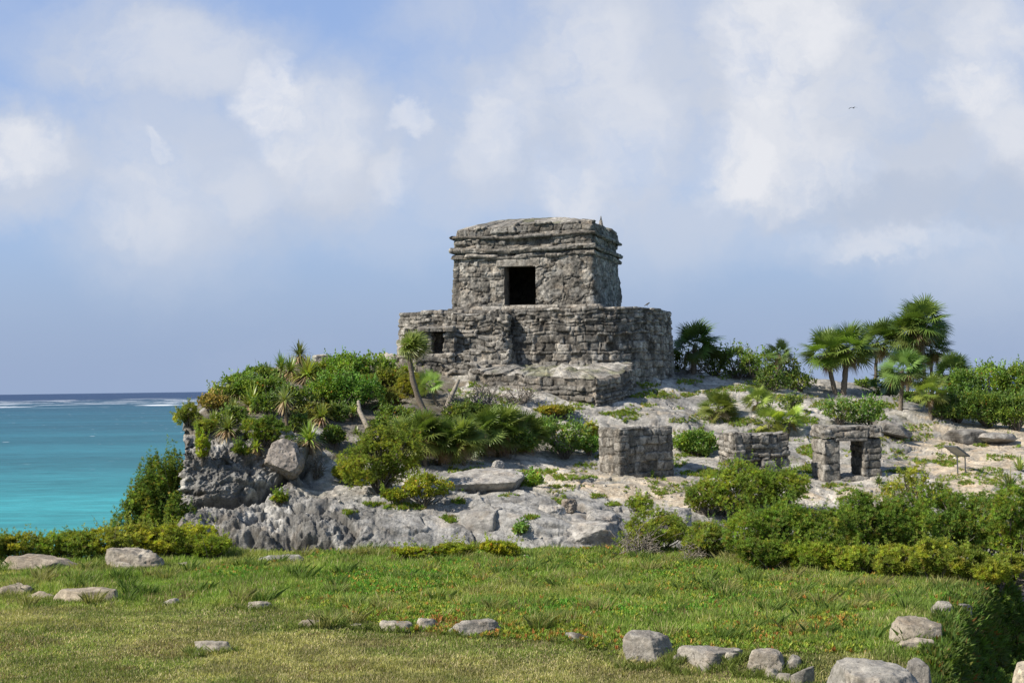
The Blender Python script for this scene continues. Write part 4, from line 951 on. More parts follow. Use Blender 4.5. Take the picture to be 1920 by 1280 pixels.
def rosette(loc, r, label, group='strap-leaved rosettes', n=70, green=(.11, .15, .028), dead=.35, stem=0.0, up=.3, name='rosette_plant', width=.045, cat='plant'):
    SEED[0] += 13; rs = np.random.RandomState(SEED[0]); root = empty(name, loc); mb = MB(); dk = MB()
    base = np.array([0, 0, stem])
    nd = int(n * dead)
    for i in range(n + nd):
        dd = i >= n; L = r * rs.uniform(.75, 1.1) * (.75 if dd else 1); az = i * 2.39996 + rs.uniform(-.3, .3)
        el = rs.uniform(-1.1, .1) if dd else math.radians(86 - 92 * (i / n)**.75 * (1 - up * .35)) ; w = width * rs.uniform(.8, 1.2) * max(.6, r)
        s = np.linspace(0, 1, 5)[:, None]; h = np.array([math.cos(az), math.sin(az), 0]); d = h * math.cos(el) + np.array([0, 0, math.sin(el)])
        ctr = base + d * L * s - np.array([0, 0, 1]) * (s**2.4) * L * (.45 if not dd else .3) * math.cos(el)
        sv = np.cross(d, [0, 0, 1.01]); sv /= np.linalg.norm(sv) + 1e-6; ws = w * np.array([.9, 1, .8, .5, .03])[:, None]
        P = np.stack([ctr - sv * ws, ctr + sv * ws], 1)
        col = recolor((.21, .155, .09) if dd else green, 1, rs, .22)[0]
        if not dd and rs.rand() < .15: col = col * .5 + np.array([.25, .22, .06]) * .5
        (dk if dd else mb).grid(P, col)
    mb.build('leaves', MPALM, root)
    if nd: dk.build('dead_leaves', MPALM, root)
    if stem > .05:
        t = MB(); t.tube([[0.1 * stem, 0, -.1], [0.03, 0, stem * .5], [0, 0, stem]], [.06, .05, .05], [.17, .13, .09], 7); t.build('trunk', MBARK, root, smooth=True)
    tag(root, label, cat, group); return root

def S(kind, px, base, top, width, label, group=None, **kw):
    b = place(px, base); t = at(px, top, b[1]); w = width / F * b[1]; return shrub(kind, b, w, max(t[2] - b[2], .12), label, group, **kw)
def Pm(px, base, cpx, cpy, rpx, label, **kw):
    """palm: foot at (px, base), crown centre seen at (cpx, cpy), crown radius in photo pixels"""
    b = place(px, base); c = at(cpx, cpy, b[1]); return palm(b, c[2] - b[2], rpx / F * b[1], label, lean=(c[0] - b[0], 0), **kw)
def Rz(px, base, rpx, label, **kw):
    b = place(px, base); return rosette(b, rpx * 1.25 / F * b[1], label, **kw)

# ---- palms
G1 = 'thatch palms on the headland'
Pm(1300, 699, 1303, 646, 58, 'single short palm standing right beside the temple platform', trunk_r=.10, skirt=.15, nf=30, green=(.05, .085, .018))
Pm(1568, 738, 1548, 662, 58, 'palm with bare trunk, left one of the leaning pair in the palm group', trunk_r=.09, nf=26, green=(.08, .12, .02))
Pm(1580, 738, 1590, 655, 62, 'palm with thick bare trunk, right one of the leaning pair', trunk_r=.11, nf=30, green=(.09, .13, .025), skirt=.2)
Pm(1640, 64.5, 1645, 640, 55, 'dark palm behind the pair with browning lower fronds', skirt=.6, green=(.055, .085, .018))
Pm(1700, 64, 1706, 625, 62, 'tall palm with drooping golden old fronds in the group centre', skirt=.7, nf=30, green=(.06, .10, .02))
Pm(1735, 63.5, 1728, 605, 60, 'tallest palm of the group, crown highest against the sky', skirt=.6, nf=30, green=(.075, .11, .022))
Pm(1748, 64.5, 1745, 655, 50, 'bushy palm crown hanging just below the tallest palm', skirt=.7, green=(.05, .08, .018))
Pm(1688, 768, 1692, 693, 54, 'light green palm in front of the group with a brown trunk', nf=26, skirt=.3, green=(.075, .125, .03), trunk_r=.075)
Pm(1785, 62.5, 1783, 697, 46, 'dark rounded palm at the right end of the group', skirt=.2, nf=30, green=(.045, .075, .018))
Pm(1746, 783, 1742, 735, 42, 'small yellowish palm in front at the edge of the broadleaf thicket', nf=22, skirt=.35, green=(.12, .15, .03), trunk_r=.07)
Pm(1455, 60.5, 1462, 664, 34, 'small half hidden palm in the shrubs right of the single palm', nf=20, green=(.06, .09, .02))
Pm(1667, 62, 1660, 715, 40, 'low dark palm between the pair and the light green palm', nf=22, green=(.05, .09, .02), skirt=.1)
Pm(803, 776, 768, 648, 36, 'wind-bent palm with a long bare trunk left of the altar', nf=24, skirt=1.3, wind=.6, trunk_r=.09, green=(.12, .15, .03), curve=-.18, leafr=.55)
Pm(822, 760, 806, 722, 36, 'young bright palm just right of the wind-bent trunk', nf=16, skirt=.1, green=(.16, .22, .06), trunk_r=.05)
G2 = 'palm clumps below the terrace'
for i, (x, b, cx, cy, r, l) in enumerate((
    (800, 885, 786, 805, 46, 'dark clump palm directly above the big bay-cedar bush'),
    (835, 880, 826, 815, 44, 'clump palm second from the left below the twigs'),
    (872, 884, 862, 812, 42, 'clump palm showing its pale bare trunk under the twigs'),
    (905, 868, 905, 800, 46, 'leafy clump palm, middle of the row below the twigs'),
    (945, 862, 942, 795, 46, 'clump palm right of the middle with upright green fans'),
    (985, 858, 985, 802, 40, 'clump palm at the right end of the row below the terrace'),
    (760, 878, 752, 808, 36, 'smaller clump palm at the left end behind the bay-cedar bush'))):
    Pm(x, b - 12, cx, cy + 12, r * 1.3, l, group=G2, nf=34, skirt=.8, trunk_r=.06, green=(.08, .115, .025) if i % 2 else (.11, .14, .03), wind=.12)

# ---- rosettes on the left hump
Rz(562, 690, 30, 'dark spiky rosette on a short stem, topmost on the left hump', stem=.45, green=(.06, .075, .02), dead=.8, n=60)
Rz(527, 704, 30, 'spiky green rosette just left of the topmost one', stem=.25, green=(.09, .13, .03))
Rz(577, 722, 40, 'large yellow-green rosette with brown skirt below the topmost one', stem=.3, green=(.15, .17, .03), dead=.9, n=80)
Rz(519, 738, 24, 'small stemmed rosette with pale straw skirt on the left hump', stem=.3, green=(.13, .15, .03), dead=1.2, n=40)
Rz(470, 770, 40, 'wide yellow-green rosette on the seaward side of the hump', stem=.15, green=(.14, .17, .03), dead=.9, n=80)
Rz(437, 780, 32, 'dark brown rosette near the seaward edge of the hump', stem=.1, green=(.10, .11, .03), dead=1.4)
Rz(534, 800, 30, 'rosette on a thin tall stem above the fine green bush', stem=.75, green=(.14, .16, .05), dead=1.0, n=45)
Rz(580, 845, 38, 'bright yucca-like rosette above the driftwood roots', stem=.3, green=(.13, .18, .03), dead=.7, n=70)
Rz(480, 850, 22, 'small bright rosette growing on the face of the left cliff', stem=.15, green=(.17, .21, .03), dead=.9, n=45)
Rz(427, 812, 32, 'brownish rosette on top of the pitted left cliff', stem=.1, green=(.10, .12, .03), dead=1.4)
Rz(603, 795, 28, 'rosette in shade between dead leaves left of the leaning stem', stem=.2, green=(.12, .14, .03), dead=.8)
Rz(662, 780, 22, 'little rosette on pale rock beside the leaning stem', stem=.1, green=(.14, .18, .03), dead=.6, n=40)
Rz(500, 715, 28, 'rosette left of the spiky pair near the hump crest', stem=.15, green=(.08, .12, .03))
Rz(668, 812, 14, 'tiny rosette on bare rock below the leaning stem', green=(.09, .12, .03), n=25)
# ---- rosettes on the right slope
Pm(1345, 784, 1345, 765, 44, 'dense low fan palm on the slab right of the terrace', nf=30, skirt=.2, green=(.10, .125, .025), name='palm_shrub')
Pm(1421, 774, 1420, 752, 38, 'open low fan palm right of the dense low one', nf=14, skirt=.1, green=(.12, .16, .035), name='palm_shrub', trunk_r=.04)
Pm(1442, 808, 1442, 792, 42, 'yellow-green low fan palm behind the middle shrine, left one', nf=16, skirt=.1, green=(.17, .20, .03), name='palm_shrub', trunk_r=.04)
Pm(1480, 808, 1480, 788, 38, 'yellow-green low fan palm behind the middle shrine, right one', nf=13, skirt=.1, green=(.15, .20, .03), name='palm_shrub', trunk_r=.04)
Rz(1893, 918, 34, 'dark spiky plant with brown upright leaves at the right border', green=(.06, .08, .025), dead=.5, n=60, width=.05)
Rz(1912, 882, 28, 'yellowish narrow rosette above the dark spiky plant', green=(.17, .20, .05), dead=.1, n=40, up=.9)
Rz(1893, 822, 18, 'small yellow-green rosette on the pale path edge at right', green=(.16, .18, .05), dead=.1, n=35)
Rz(1648, 905, 16, 'small dark rosette at the foot of the doorway shrine', green=(.06, .09, .02), n=40)
Rz(1222, 893, 0.1 + 14, 'tiny lily-like tuft right of the cube shrine', green=(.12, .17, .03), n=16, width=.08, up=1)
bpy.data.objects[-1:] if False else None

# ---- broadleaf shrubs of the left hump
G3 = 'broadleaf shrubs on the left hump'
OR = (.30, .11, .03)
for (x, b, t, w, l, c) in (
    (402, 770, 738, 60, 'shrub with rusty orange leaves at the seaward shoulder', (.15, .11, .03)),
    (425, 752, 724, 62, 'olive shrub above the rusty orange one', (.11, .13, .03)),
    (455, 728, 702, 70, 'bright green shrub on the sloping skyline of the hump', (.085, .13, .022)),
    (488, 712, 688, 60, 'dark green shrub under the skyline rosettes', (.06, .095, .02)),
    (470, 750, 712, 60, 'shrub behind the wide yellow-green rosette', (.07, .11, .02)),
    (515, 745, 705, 60, 'glossy shrub between the stemmed rosettes', (.07, .105, .02)),
    (550, 770, 725, 70, 'dark shrub in the hollow of the hump', (.055, .085, .018)),
    (610, 755, 708, 70, 'leafy shrub right of the large skirted rosette', (.08, .125, .02)),
    (608, 714, 676, 62, 'yellow-green shrub on the crest by the white rock', (.12, .145, .03)),
    (650, 718, 664, 78, 'tall broadleaf shrub standing highest on the crest', (.08, .13, .022)),
    (700, 716, 668, 76, 'broadleaf shrub on the crest beside the white knob', (.085, .13, .022)),
    (640, 765, 705, 74, 'bright broadleaf shrub in the middle of the hump', (.075, .135, .022)),
    (680, 762, 712, 70, 'glossy broad-leaved bush over the leaning stem', (.07, .13, .022)),
    (725, 728, 690, 62, 'olive shrub under the white knob', (.10, .115, .025)),
    (585, 790, 752, 56, 'dull shrub with dead litter in the hump centre', (.08, .09, .025)),
    (505, 778, 742, 56, 'small leafy shrub behind the thin-stemmed rosette', (.075, .11, .02)),
    (630, 788, 755, 44, 'sparse dark shrub beside the leaning stem', (.06, .09, .02)),
    (440, 797, 765, 48, 'shrub crowded on the boulder top', (.08, .11, .025))):
    S('broad', x, b, t, w * 1.25, l, G3, cols=c, twigs=6, dens=.8)
for (x, b, t, w, l, c) in (
    (745, 800, 760, 80, 'dim leafy shrub on the bare bank left of the wind-bent trunk', (.07, .10, .022)),
    (720, 812, 782, 60, 'low leafy shrub above the bay-cedar bush', (.08, .11, .025)),
    (560, 812, 778, 50, 'dark leafy shrub beside the thin-stemmed rosette foot', (.055, .08, .018)),
    (625, 835, 800, 50, 'dark shrub in the shaded gully right of the round boulder', (.05, .075, .018)),
    (870, 790, 755, 80, 'dull shrub among the bare twigs', (.06, .085, .02)),
    (930, 790, 762, 80, 'dull shrub under the dark ledge', (.065, .09, .02)),
    (820, 845, 800, 90, 'dark leafy mass under the clump palms, left part', (.05, .08, .018)),
    (890, 850, 805, 100, 'dark leafy mass under the clump palms, middle part', (.05, .08, .018)),
    (960, 850, 805, 90, 'dark leafy mass under the clump palms, right part', (.055, .09, .02))):
    S('broad', x, b, t, w, l, G3, cols=c, twigs=6)
Rz(545, 712, 30, 'brown skirted rosette between the two crest rosettes', stem=.3, green=(.10, .13, .03), dead=1.3)
Rz(450, 745, 30, 'yellowish rosette on the sloping skyline above the rusty shrub', stem=.15, green=(.14, .17, .03), dead=.8)
Rz(640, 745, 30, 'dark rosette in the middle of the glossy shrubs', stem=.2, green=(.09, .12, .03), dead=1.0)
Rz(560, 775, 30, 'brown leaning rosette in the hump hollow', stem=.2, green=(.12, .13, .04), dead=1.5)
Rz(715, 770, 26, 'green rosette on the bank left of the wind-bent trunk', stem=.15, green=(.10, .15, .03), dead=.7)
Rz(400, 800, 26, 'brown rosette at the boulder shoulder over the sea', stem=.1, green=(.10, .12, .03), dead=1.2)
G4 = 'fine-leaved shrubs on the left hump'
for (x, b, t, w, l, c) in (
    (352, 800, 757, 50, 'airy olive bush sticking out over the sea', (.12, .13, .03)),
    (378, 868, 812, 36, 'trailing green mat hanging over the boulder edge', (.10, .13, .022)),
    (385, 815, 785, 50, 'low olive bush on the boulder corner', (.11, .13, .03)),
    (496, 835, 778, 92, 'rounded fine green bush above the pitted left cliff', (.07, .10, .02)),
    (455, 855, 832, 34, 'small dark tuft beside the bright boulder rosette', (.07, .10, .02)),
    (770, 745, 700, 70, 'dark olive bush left of the wind-bent trunk', (.085, .095, .022)),
    (735, 765, 728, 70, 'low reddish olive shrub on pale rock', (.11, .105, .025)),
    (690, 738, 700, 60, 'fine olive bush between the glossy bushes', (.10, .12, .025))):
    S('fine', x, b, t, w, l, G4, cols=c, twigs=4)
S('fine', 712, 922, 800, 168, 'big soft bay-cedar bush in the middle of the rocks', cols=(.095, .115, .022), nl=16, twigs=6)
S('fine', 660, 905, 862, 70, 'left shoulder of bay-cedar foliage on bare rock', cols=(.10, .12, .022))
S('mat', 795, 947, 885, 108, 'low shrub with yellow and orange leaves beside the holed rock', cols=(.12, .14, .022), nl=16)
S('mat', 740, 944, 918, 60, 'low green tuft at the foot of the bay-cedar bush', cols=(.10, .13, .022))
S('mat', 525, 946, 922, 38, 'small green cushion on the rock under the crack', cols=(.09, .13, .022))
S('broad', 1060, 860, 790, 90, 'open leafy shrub left of the cube shrine', cols=(.075, .12, .03), dens=.5, twigs=10)
S('broad', 1105, 852, 818, 54, 'bright low leafy shrub touching the cube shrine', cols=(.085, .15, .025))
S('broad', 1025, 825, 785, 60, 'dark leafy shrub between palms and open shrub', cols=(.06, .10, .02), dens=.7)
S('fine', 1108, 830, 792, 40, 'yellowish spiky shrub behind the cube shrine', cols=(.13, .14, .03))
S('mat', 1040, 781, 758, 96, 'rusty green mat below the dark ledge', cols=(.13, .13, .03))
S('broad', 1305, 853, 808, 92, 'leafy low bush between the cube and the middle shrine', cols=(.075, .125, .022), dens=1.2)
S('broad', 1000, 912, 888, 46, 'little round leafy plant beside the holed rock', cols=(.09, .15, .025))
S('mat', 765, 700, 685, 30, 'green tuft at the altar foot', cols=(.10, .15, .025))
S('broad', 975, 1000, 985, 30, 'tiny leafy plant in a crevice of the rock face', cols=(.07, .12, .025))

# ---- ridge shrubs and right-hand thicket
G5 = 'broadleaf shrubs along the right crest'
for (x, b, t, w, l, c) in (
    (1268, 62.5, 655, 50, 'dim shrub behind the single palm, against the platform', (.07, .09, .025)),
    (1340, 62, 655, 70, 'twiggy shrub right of the single palm', (.075, .11, .025)),
    (1385, 61.5, 648, 78, 'airy shrub with bare twigs above the crest', (.09, .12, .03)),
    (1425, 61, 660, 76, 'leafy crest shrub left of the half hidden palm', (.08, .12, .022)),
    (1478, 61.5, 672, 60, 'dark shrub just right of the half hidden palm', (.055, .08, .02)),
    (1500, 60.5, 698, 64, 'low shrub where the crest dips', (.09, .12, .025)),
    (1445, 59.5, 690, 70, 'dense dark bush in front of the half hidden palm', (.05, .08, .018)),
    (1620, 63.5, 712, 50, 'small bright shrub seen under the dark palm', (.11, .15, .03)),
    (1655, 62.5, 735, 66, 'bright leafy shrub among the palm trunks', (.09, .14, .025)),
    (1715, 61, 735, 70, 'leafy shrub behind the small yellowish palm', (.075, .12, .022)),
    (1575, 795, 752, 78, 'open leafy shrub left behind the doorway shrine', (.07, .115, .03)),
    (1630, 800, 748, 84, 'leafy shrub with orange flower behind the doorway shrine', (.07, .12, .025)),
    (1480, 768, 742, 50, 'small grey-green shrub on the slab above the low fan palms', (.07, .10, .035)),
    (1655, 815, 785, 30, 'narrow bush at the upper right corner of the doorway shrine', (.07, .10, .022)),
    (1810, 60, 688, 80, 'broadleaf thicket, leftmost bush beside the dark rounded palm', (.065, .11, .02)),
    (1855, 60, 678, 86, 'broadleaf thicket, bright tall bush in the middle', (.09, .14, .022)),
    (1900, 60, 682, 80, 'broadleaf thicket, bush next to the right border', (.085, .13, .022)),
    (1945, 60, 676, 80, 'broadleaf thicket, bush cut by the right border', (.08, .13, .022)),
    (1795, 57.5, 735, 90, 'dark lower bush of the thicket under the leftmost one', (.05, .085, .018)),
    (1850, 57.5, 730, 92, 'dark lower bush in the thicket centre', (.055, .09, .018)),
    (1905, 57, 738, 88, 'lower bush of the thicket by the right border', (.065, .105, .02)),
    (1765, 785, 760, 54, 'small dark shrub right of the small palm', (.05, .08, .018))):
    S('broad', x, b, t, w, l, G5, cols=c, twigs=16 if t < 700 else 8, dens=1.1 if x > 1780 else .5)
# far background foliage filling below the crest
# ---- fine-leaved thicket in front of the shrines
G6 = 'bay-cedar bushes of the right thicket'
for (x, b, t, w, l, c) in (
    (1385, 968, 864, 150, 'domed bush covering the foot of the middle shrine', (.10, .12, .022)),
    (1460, 965, 880, 110, 'bush right of the domed one, under the middle shrine', (.095, .115, .022)),
    (1325, 965, 905, 90, 'bush with grey twigs left of the domed bush', (.10, .115, .025)),
    (1197, 962, 930, 48, 'small light bush alone on the rocks', (.14, .15, .03)),
    (1225, 1035, 955, 124, 'dry-based bush at the rock foot with bare twigs', (.105, .115, .025)),
    (1330, 1050, 985, 110, 'twiggy low bush between the dry one and the thicket', (.085, .10, .025)),
    (1420, 1062, 945, 130, 'thicket bush, leftmost tall dome', (.085, .11, .02)),
    (1490, 1062, 940, 130, 'thicket bush, second dome from the left', (.08, .105, .02)),
    (1560, 1066, 950, 130, 'thicket bush right of the second dome', (.09, .11, .02)),
    (1625, 1062, 932, 130, 'thicket bush below the doorway shrine', (.085, .11, .02)),
    (1690, 1062, 930, 130, 'thicket bush below the thin upright sprays', (.08, .105, .02)),
    (1760, 1058, 918, 140, 'thicket bush left of the dark hollow', (.075, .10, .02)),
    (1840, 1060, 915, 150, 'thicket bush with dark stems showing in a hollow', (.07, .095, .02)),
    (1915, 1062, 912, 140, 'thicket bush cut by the right border', (.085, .11, .02)),
    (1718, 945, 868, 62, 'loose upright bush in front of the information board', (.131, .14, .03)),
    (1680, 960, 898, 56, 'loose light bush right of the doorway shrine', (.131, .14, .03)),
    (1755, 935, 900, 46, 'small pale spray left under the information board', (.131, .14, .035)),
    (1440, 1072, 1010, 110, 'front bush of the thicket, left end at the lawn', (.095, .115, .02)),
    (1530, 1076, 1015, 120, 'front bush of the thicket near the lawn middle', (.10, .12, .02)),
    (1612, 1082, 1022, 110, 'front bush of the thicket before the yellowish ones', (.11, .125, .022))):
    S('fine', x, b, t, w * 1.1, l, G6, cols=(c[0] * (.92 if c[0] != .131 else 1), c[1] * 1.04, c[2]), twigs=5, stems=True, dens=.3 if c[0] == .131 else 1.0)
G7 = 'yellowish bushes at the lawn edge'
for (x, b, t, w, l) in (
    (1690, 1088, 1022, 110, 'yellowish bush, leftmost of the front yellow row'),
    (1752, 1096, 1005, 110, 'yellowish bush, tallest of the front yellow row'),
    (1818, 1098, 1018, 100, 'yellowish bush left of the dead branches'),
    (1868, 1108, 1055, 80, 'low yellowish bush under the dead branches'),
    (1900, 1100, 1030, 90, 'yellowish bush behind the dead branches at the right border')):
    S('fine', x, b, t, w, l, G7, cols=(.115, .135, .025), twigs=2)
# ---- hedge along the seaward lawn edge
G8 = 'bushes along the seaward lawn edge'
for i, (x, b, t, w, l, c) in enumerate((
    (-8, 38.5, 1000, 70, 'edge bush cut by the left border', (.10, .12, .022)),
    (40, 38.5, 1004, 70, 'edge bush, second from the left border', (.12, .13, .025)),
    (92, 38.5, 1002, 66, 'edge bush, third from the left border', (.085, .12, .022)),
    (142, 38.5, 994, 70, 'darker edge bush behind the tan slab', (.08, .11, .022)),
    (196, 38.5, 990, 74, 'edge bush behind the left side of the angular rock', (.12, .135, .025)),
    (250, 38.5, 984, 76, 'edge bush behind the angular rock, with pale dead twig', (.125, .135, .03)),
    (305, 38.5, 982, 84, 'edge bush right behind the angular rock', (.12, .135, .022)),
    (360, 38.5, 990, 80, 'yellow-green edge bush under the seaside tree', (.135, .15, .022)),
    (402, 1048, 1004, 62, 'last edge bush touching the cliff foot', (.11, .14, .022)))):
    S('fine', x, b, t, w * 1.45, l, G8, cols=c, twigs=6)
# seaside tree-like bushes left of the cliff
for (x, Y, t, w, bz, l, c) in (
    (322, 43.5, 842, 92, 6.5, 'tall bushy seaside shrub, upper part against the cliff side', (.075, .10, .02)),
    (296, 43.0, 868, 90, 6.2, 'leafy seaside shrub between the tall one and the water', (.07, .10, .02)),
    (262, 42.3, 930, 80, 6.0, 'lowest seaside shrub reaching furthest out over the water', (.075, .10, .022)),
    (290, 42.5, 900, 150, 6.0, 'spreading seaside shrub with branches reaching left over the water', (.065, .095, .02)),
    (338, 41.8, 930, 70, 6.5, 'dense seaside shrub at the cliff foot', (.06, .09, .02))):
    p_ = at(x, 900, Y); p_[2] = bz; shrub('fine', p_, w / F * Y, at(x, t, Y)[2] - bz, l, 'seaside shrubs beside the cliff', cols=c, twigs=8, nl=22, dens=1.8, cap=30000)
# low plants along cliff foot
for (x, b, t, w, l) in ((770, 1050, 1024, 90, 'low yellow-green cushion at the rock foot, left one'), (850, 1050, 1018, 100, 'low yellow-green cushion at the rock foot, middle one'),
                        (940, 1048, 1012, 90, 'low yellow-green cushion at the rock foot, right one')):
    S('mat', x, b, t, w, l, 'yellow-green cushions at the rock foot', cols=(.14, .16, .022))
# dead and bare branches
G9 = 'bare twiggy shrubs'
for (x, b, t, w, tw, l) in (
    (905, 765, 690, 130, 26, 'tangle of bare grey twigs in front of the stair block'),
    (975, 752, 700, 90, 14, 'bare branching twigs in front of the dark ledge'),
    (1200, 1046, 985, 110, 22, 'dead grey branches at the foot of the wide boulder'),
    (1320, 1055, 990, 100, 18, 'bare brown twigs under the thicket edge'),
    (1905, 1105, 1030, 90, 14, 'white dead branches at the right border'),
    (590, 895, 850, 60, 10, 'twisted driftwood roots beside the round boulder'),
    (345, 812, 785, 50, 8, 'dark bare branch reaching over the sea'),
    (1305, 61.5, 668, 70, 12, 'grey twigs beside the single palm'),
    (640, 735, 690, 70, 10, 'bare stems rising through the crest shrubs'),
    (850, 775, 725, 60, 10, 'pale leaning stems right of the wind-bent palm'),
    (1400, 61.8, 640, 90, 12, 'thin bare twigs standing above the crest shrubs')):
    S('dead', x, b, t, w, l, G9, twigs=tw, name='bare_shrub')
# leaning stem
def stem(name, pts, r, label):
    P = np.array([at(*p) for p in pts]); o = P[0].copy(); mb = MB(); mb.tube(P, r, [.32, .28, .22], 8)
    ob = mb.build(name, MBARK, smooth=True, origin=o); tag(ob, label, 'tree trunk')
stem('tree_trunk', [(690, 802, 48.6), (682, 786, 48.7), (674, 770, 48.9), (672, 752, 49.2)], [.09, .08, .07, .05], 'pale curved stem leaning out of the rock below the glossy bush')
stem('tree_trunk', [(835, 772, 52), (843, 750, 52), (853, 728, 52.2), (860, 712, 52.4)], [.10, .09, .07, .05], 'pale straight dead trunk right of the wind-bent palm')


# ------------------------------------------------------------------ low green patches on the rock (nobody could count them)
def cover_points(spec, n, rs):
    """points of elliptic patches given in photo pixels, dropped on the terrain"""
    out = []
    for cx, cy, rx, ry in spec:
        k = max(60, int(n * rx * ry / 130))
        for _ in range(k):
            a = rs.uniform(0, 6.283); r = math.sqrt(rs.rand()) * (1 + .25 * math.sin(3 * a + cx)); h = hit(cx + rx * r * math.cos(a), cy + ry * r * math.sin(a))
            if h is not None: out.append(h)
    return np.array(out)
PATCH = [(1225, 740, 38, 8), (1168, 775, 36, 5), (1290, 740, 16, 4), (1215, 722, 22, 5), (1290, 716, 26, 5), (1395, 728, 50, 6), (1075, 690, 35, 5), (985, 702, 25, 5), (1300, 852, 30, 5),
         (1385, 790, 32, 8), (1500, 790, 40, 8), (1525, 845, 26, 16), (1520, 880, 30, 10), (1440, 880, 24, 8), (1330, 888, 50, 8), (1560, 910, 22, 4), (1010, 885, 40, 5), (1070, 895, 40, 5), (1052, 912, 22, 3),
         (845, 972, 18, 7), (700, 945, 20, 4), (655, 960, 14, 4), (1730, 865, 20, 5), (1775, 868, 24, 5), (1690, 883, 30, 4), (1660, 760, 30, 5), (1770, 768, 14, 3), (1840, 835, 14, 3), (1810, 905, 14, 4), (1615, 885, 8, 3),
         (995, 970, 12, 4), (1215, 760, 14, 3), (940, 1045, 30, 5), (1120, 930, 14, 4), (1150, 945, 14, 4), (1240, 925, 14, 3), (900, 720, 26, 6), (1020, 770, 20, 4), (1460, 745, 60, 6), (1330, 735, 24, 4), (1540, 760, 24, 5), (1420, 860, 40, 5), (1500, 905, 20, 4), (860, 940, 14, 5), (760, 950, 40, 6), (1130, 855, 14, 4)]
def ground_cover():
    rs = np.random.RandomState(77); mb = MB(); p = cover_points(PATCH, 130, rs)
    ax = rs.normal(0, .4, p.shape) + [0, 0, 1.0]
    extra = []
    for _ in range(42000):
        qx, qy = rs.uniform(840, 1915), rs.uniform(695, 950)
        if vnoise(np.array([[qx * .022, qy * .085, 3.0]]), 5)[0] + .5 * vnoise(np.array([[qx * .07, qy * .27, 9.0]]), 6)[0] < .50: continue
        h = hit(qx, qy)
        if h is not None and h[1] > 43: extra.append(h)
    p = np.vstack([p, extra]); ax = rs.normal(0, .4, p.shape) + [0, 0, 1.0]
    col = recolor((.10, .14, .022), len(p), rs, .25, (((.22, .2, .04), .15), ((.30, .25, .13), .12)))
    mb.inst(*tuft_shape(7, .085, .022, .5, rs), frames(ax, rs) * rs.uniform(.6, 1.3, (len(p), 1, 1)), p - [0, 0, .01], col)
    o = mb.build('ground_cover', MFINE); tag(o, 'low green creeping cover in patches on the pale rock', kind='stuff')
ground_cover()
def rubble():
    rs = np.random.RandomState(78); V, Fc = ICO2; pts = []
    for cx, cy, rx, ry, n in ((1210, 915, 120, 24, 420), (1080, 905, 80, 24, 220), (1560, 925, 130, 18, 260), (1790, 840, 170, 60, 420), (1300, 760, 190, 36, 260), (1000, 900, 60, 30, 150), (950, 880, 90, 40, 160), (1440, 880, 80, 20, 160), (1560, 840, 120, 40, 200), (760, 930, 160, 30, 200), (1100, 1030, 160, 25, 200)):
        for _ in range(int(n * .13)):
            h = hit(cx + rx * rs.normal(0, .6), cy + ry * rs.normal(0, .6))
            if h is not None and h[1] > 39.5: pts.append(h)
    T = np.array(pts); n = len(T); sz = np.exp(rs.normal(-3.35, .5, (n, 1))); M = frames(rs.normal(size=(n, 3)), rs) * (sz * [1, .8, .6])[:, None, :]
    W = V * (1 + .35 * _h(np.arange(len(V)), np.arange(len(V)) * 3, np.arange(len(V)) * 7, 3))[:, None]
    mb = MB(); mb.inst(W, Fc.ravel(), np.full(len(Fc), 3), M, T, np.array([.42, .385, .33]) * np.exp(rs.normal(0, .25, (n, 1)))); o = mb.build('rubble', MBOULD)
    tag(o, 'loose limestone rubble and chips scattered over the slope', kind='stuff')
_bm = bmesh.new(); bmesh.ops.create_icosphere(_bm, subdivisions=1, radius=1)
ICO2 = (np.array([v.co[:] for v in _bm.verts]), np.array([[v.index for v in f.verts] for f in _bm.faces])); _bm.free()
rubble()

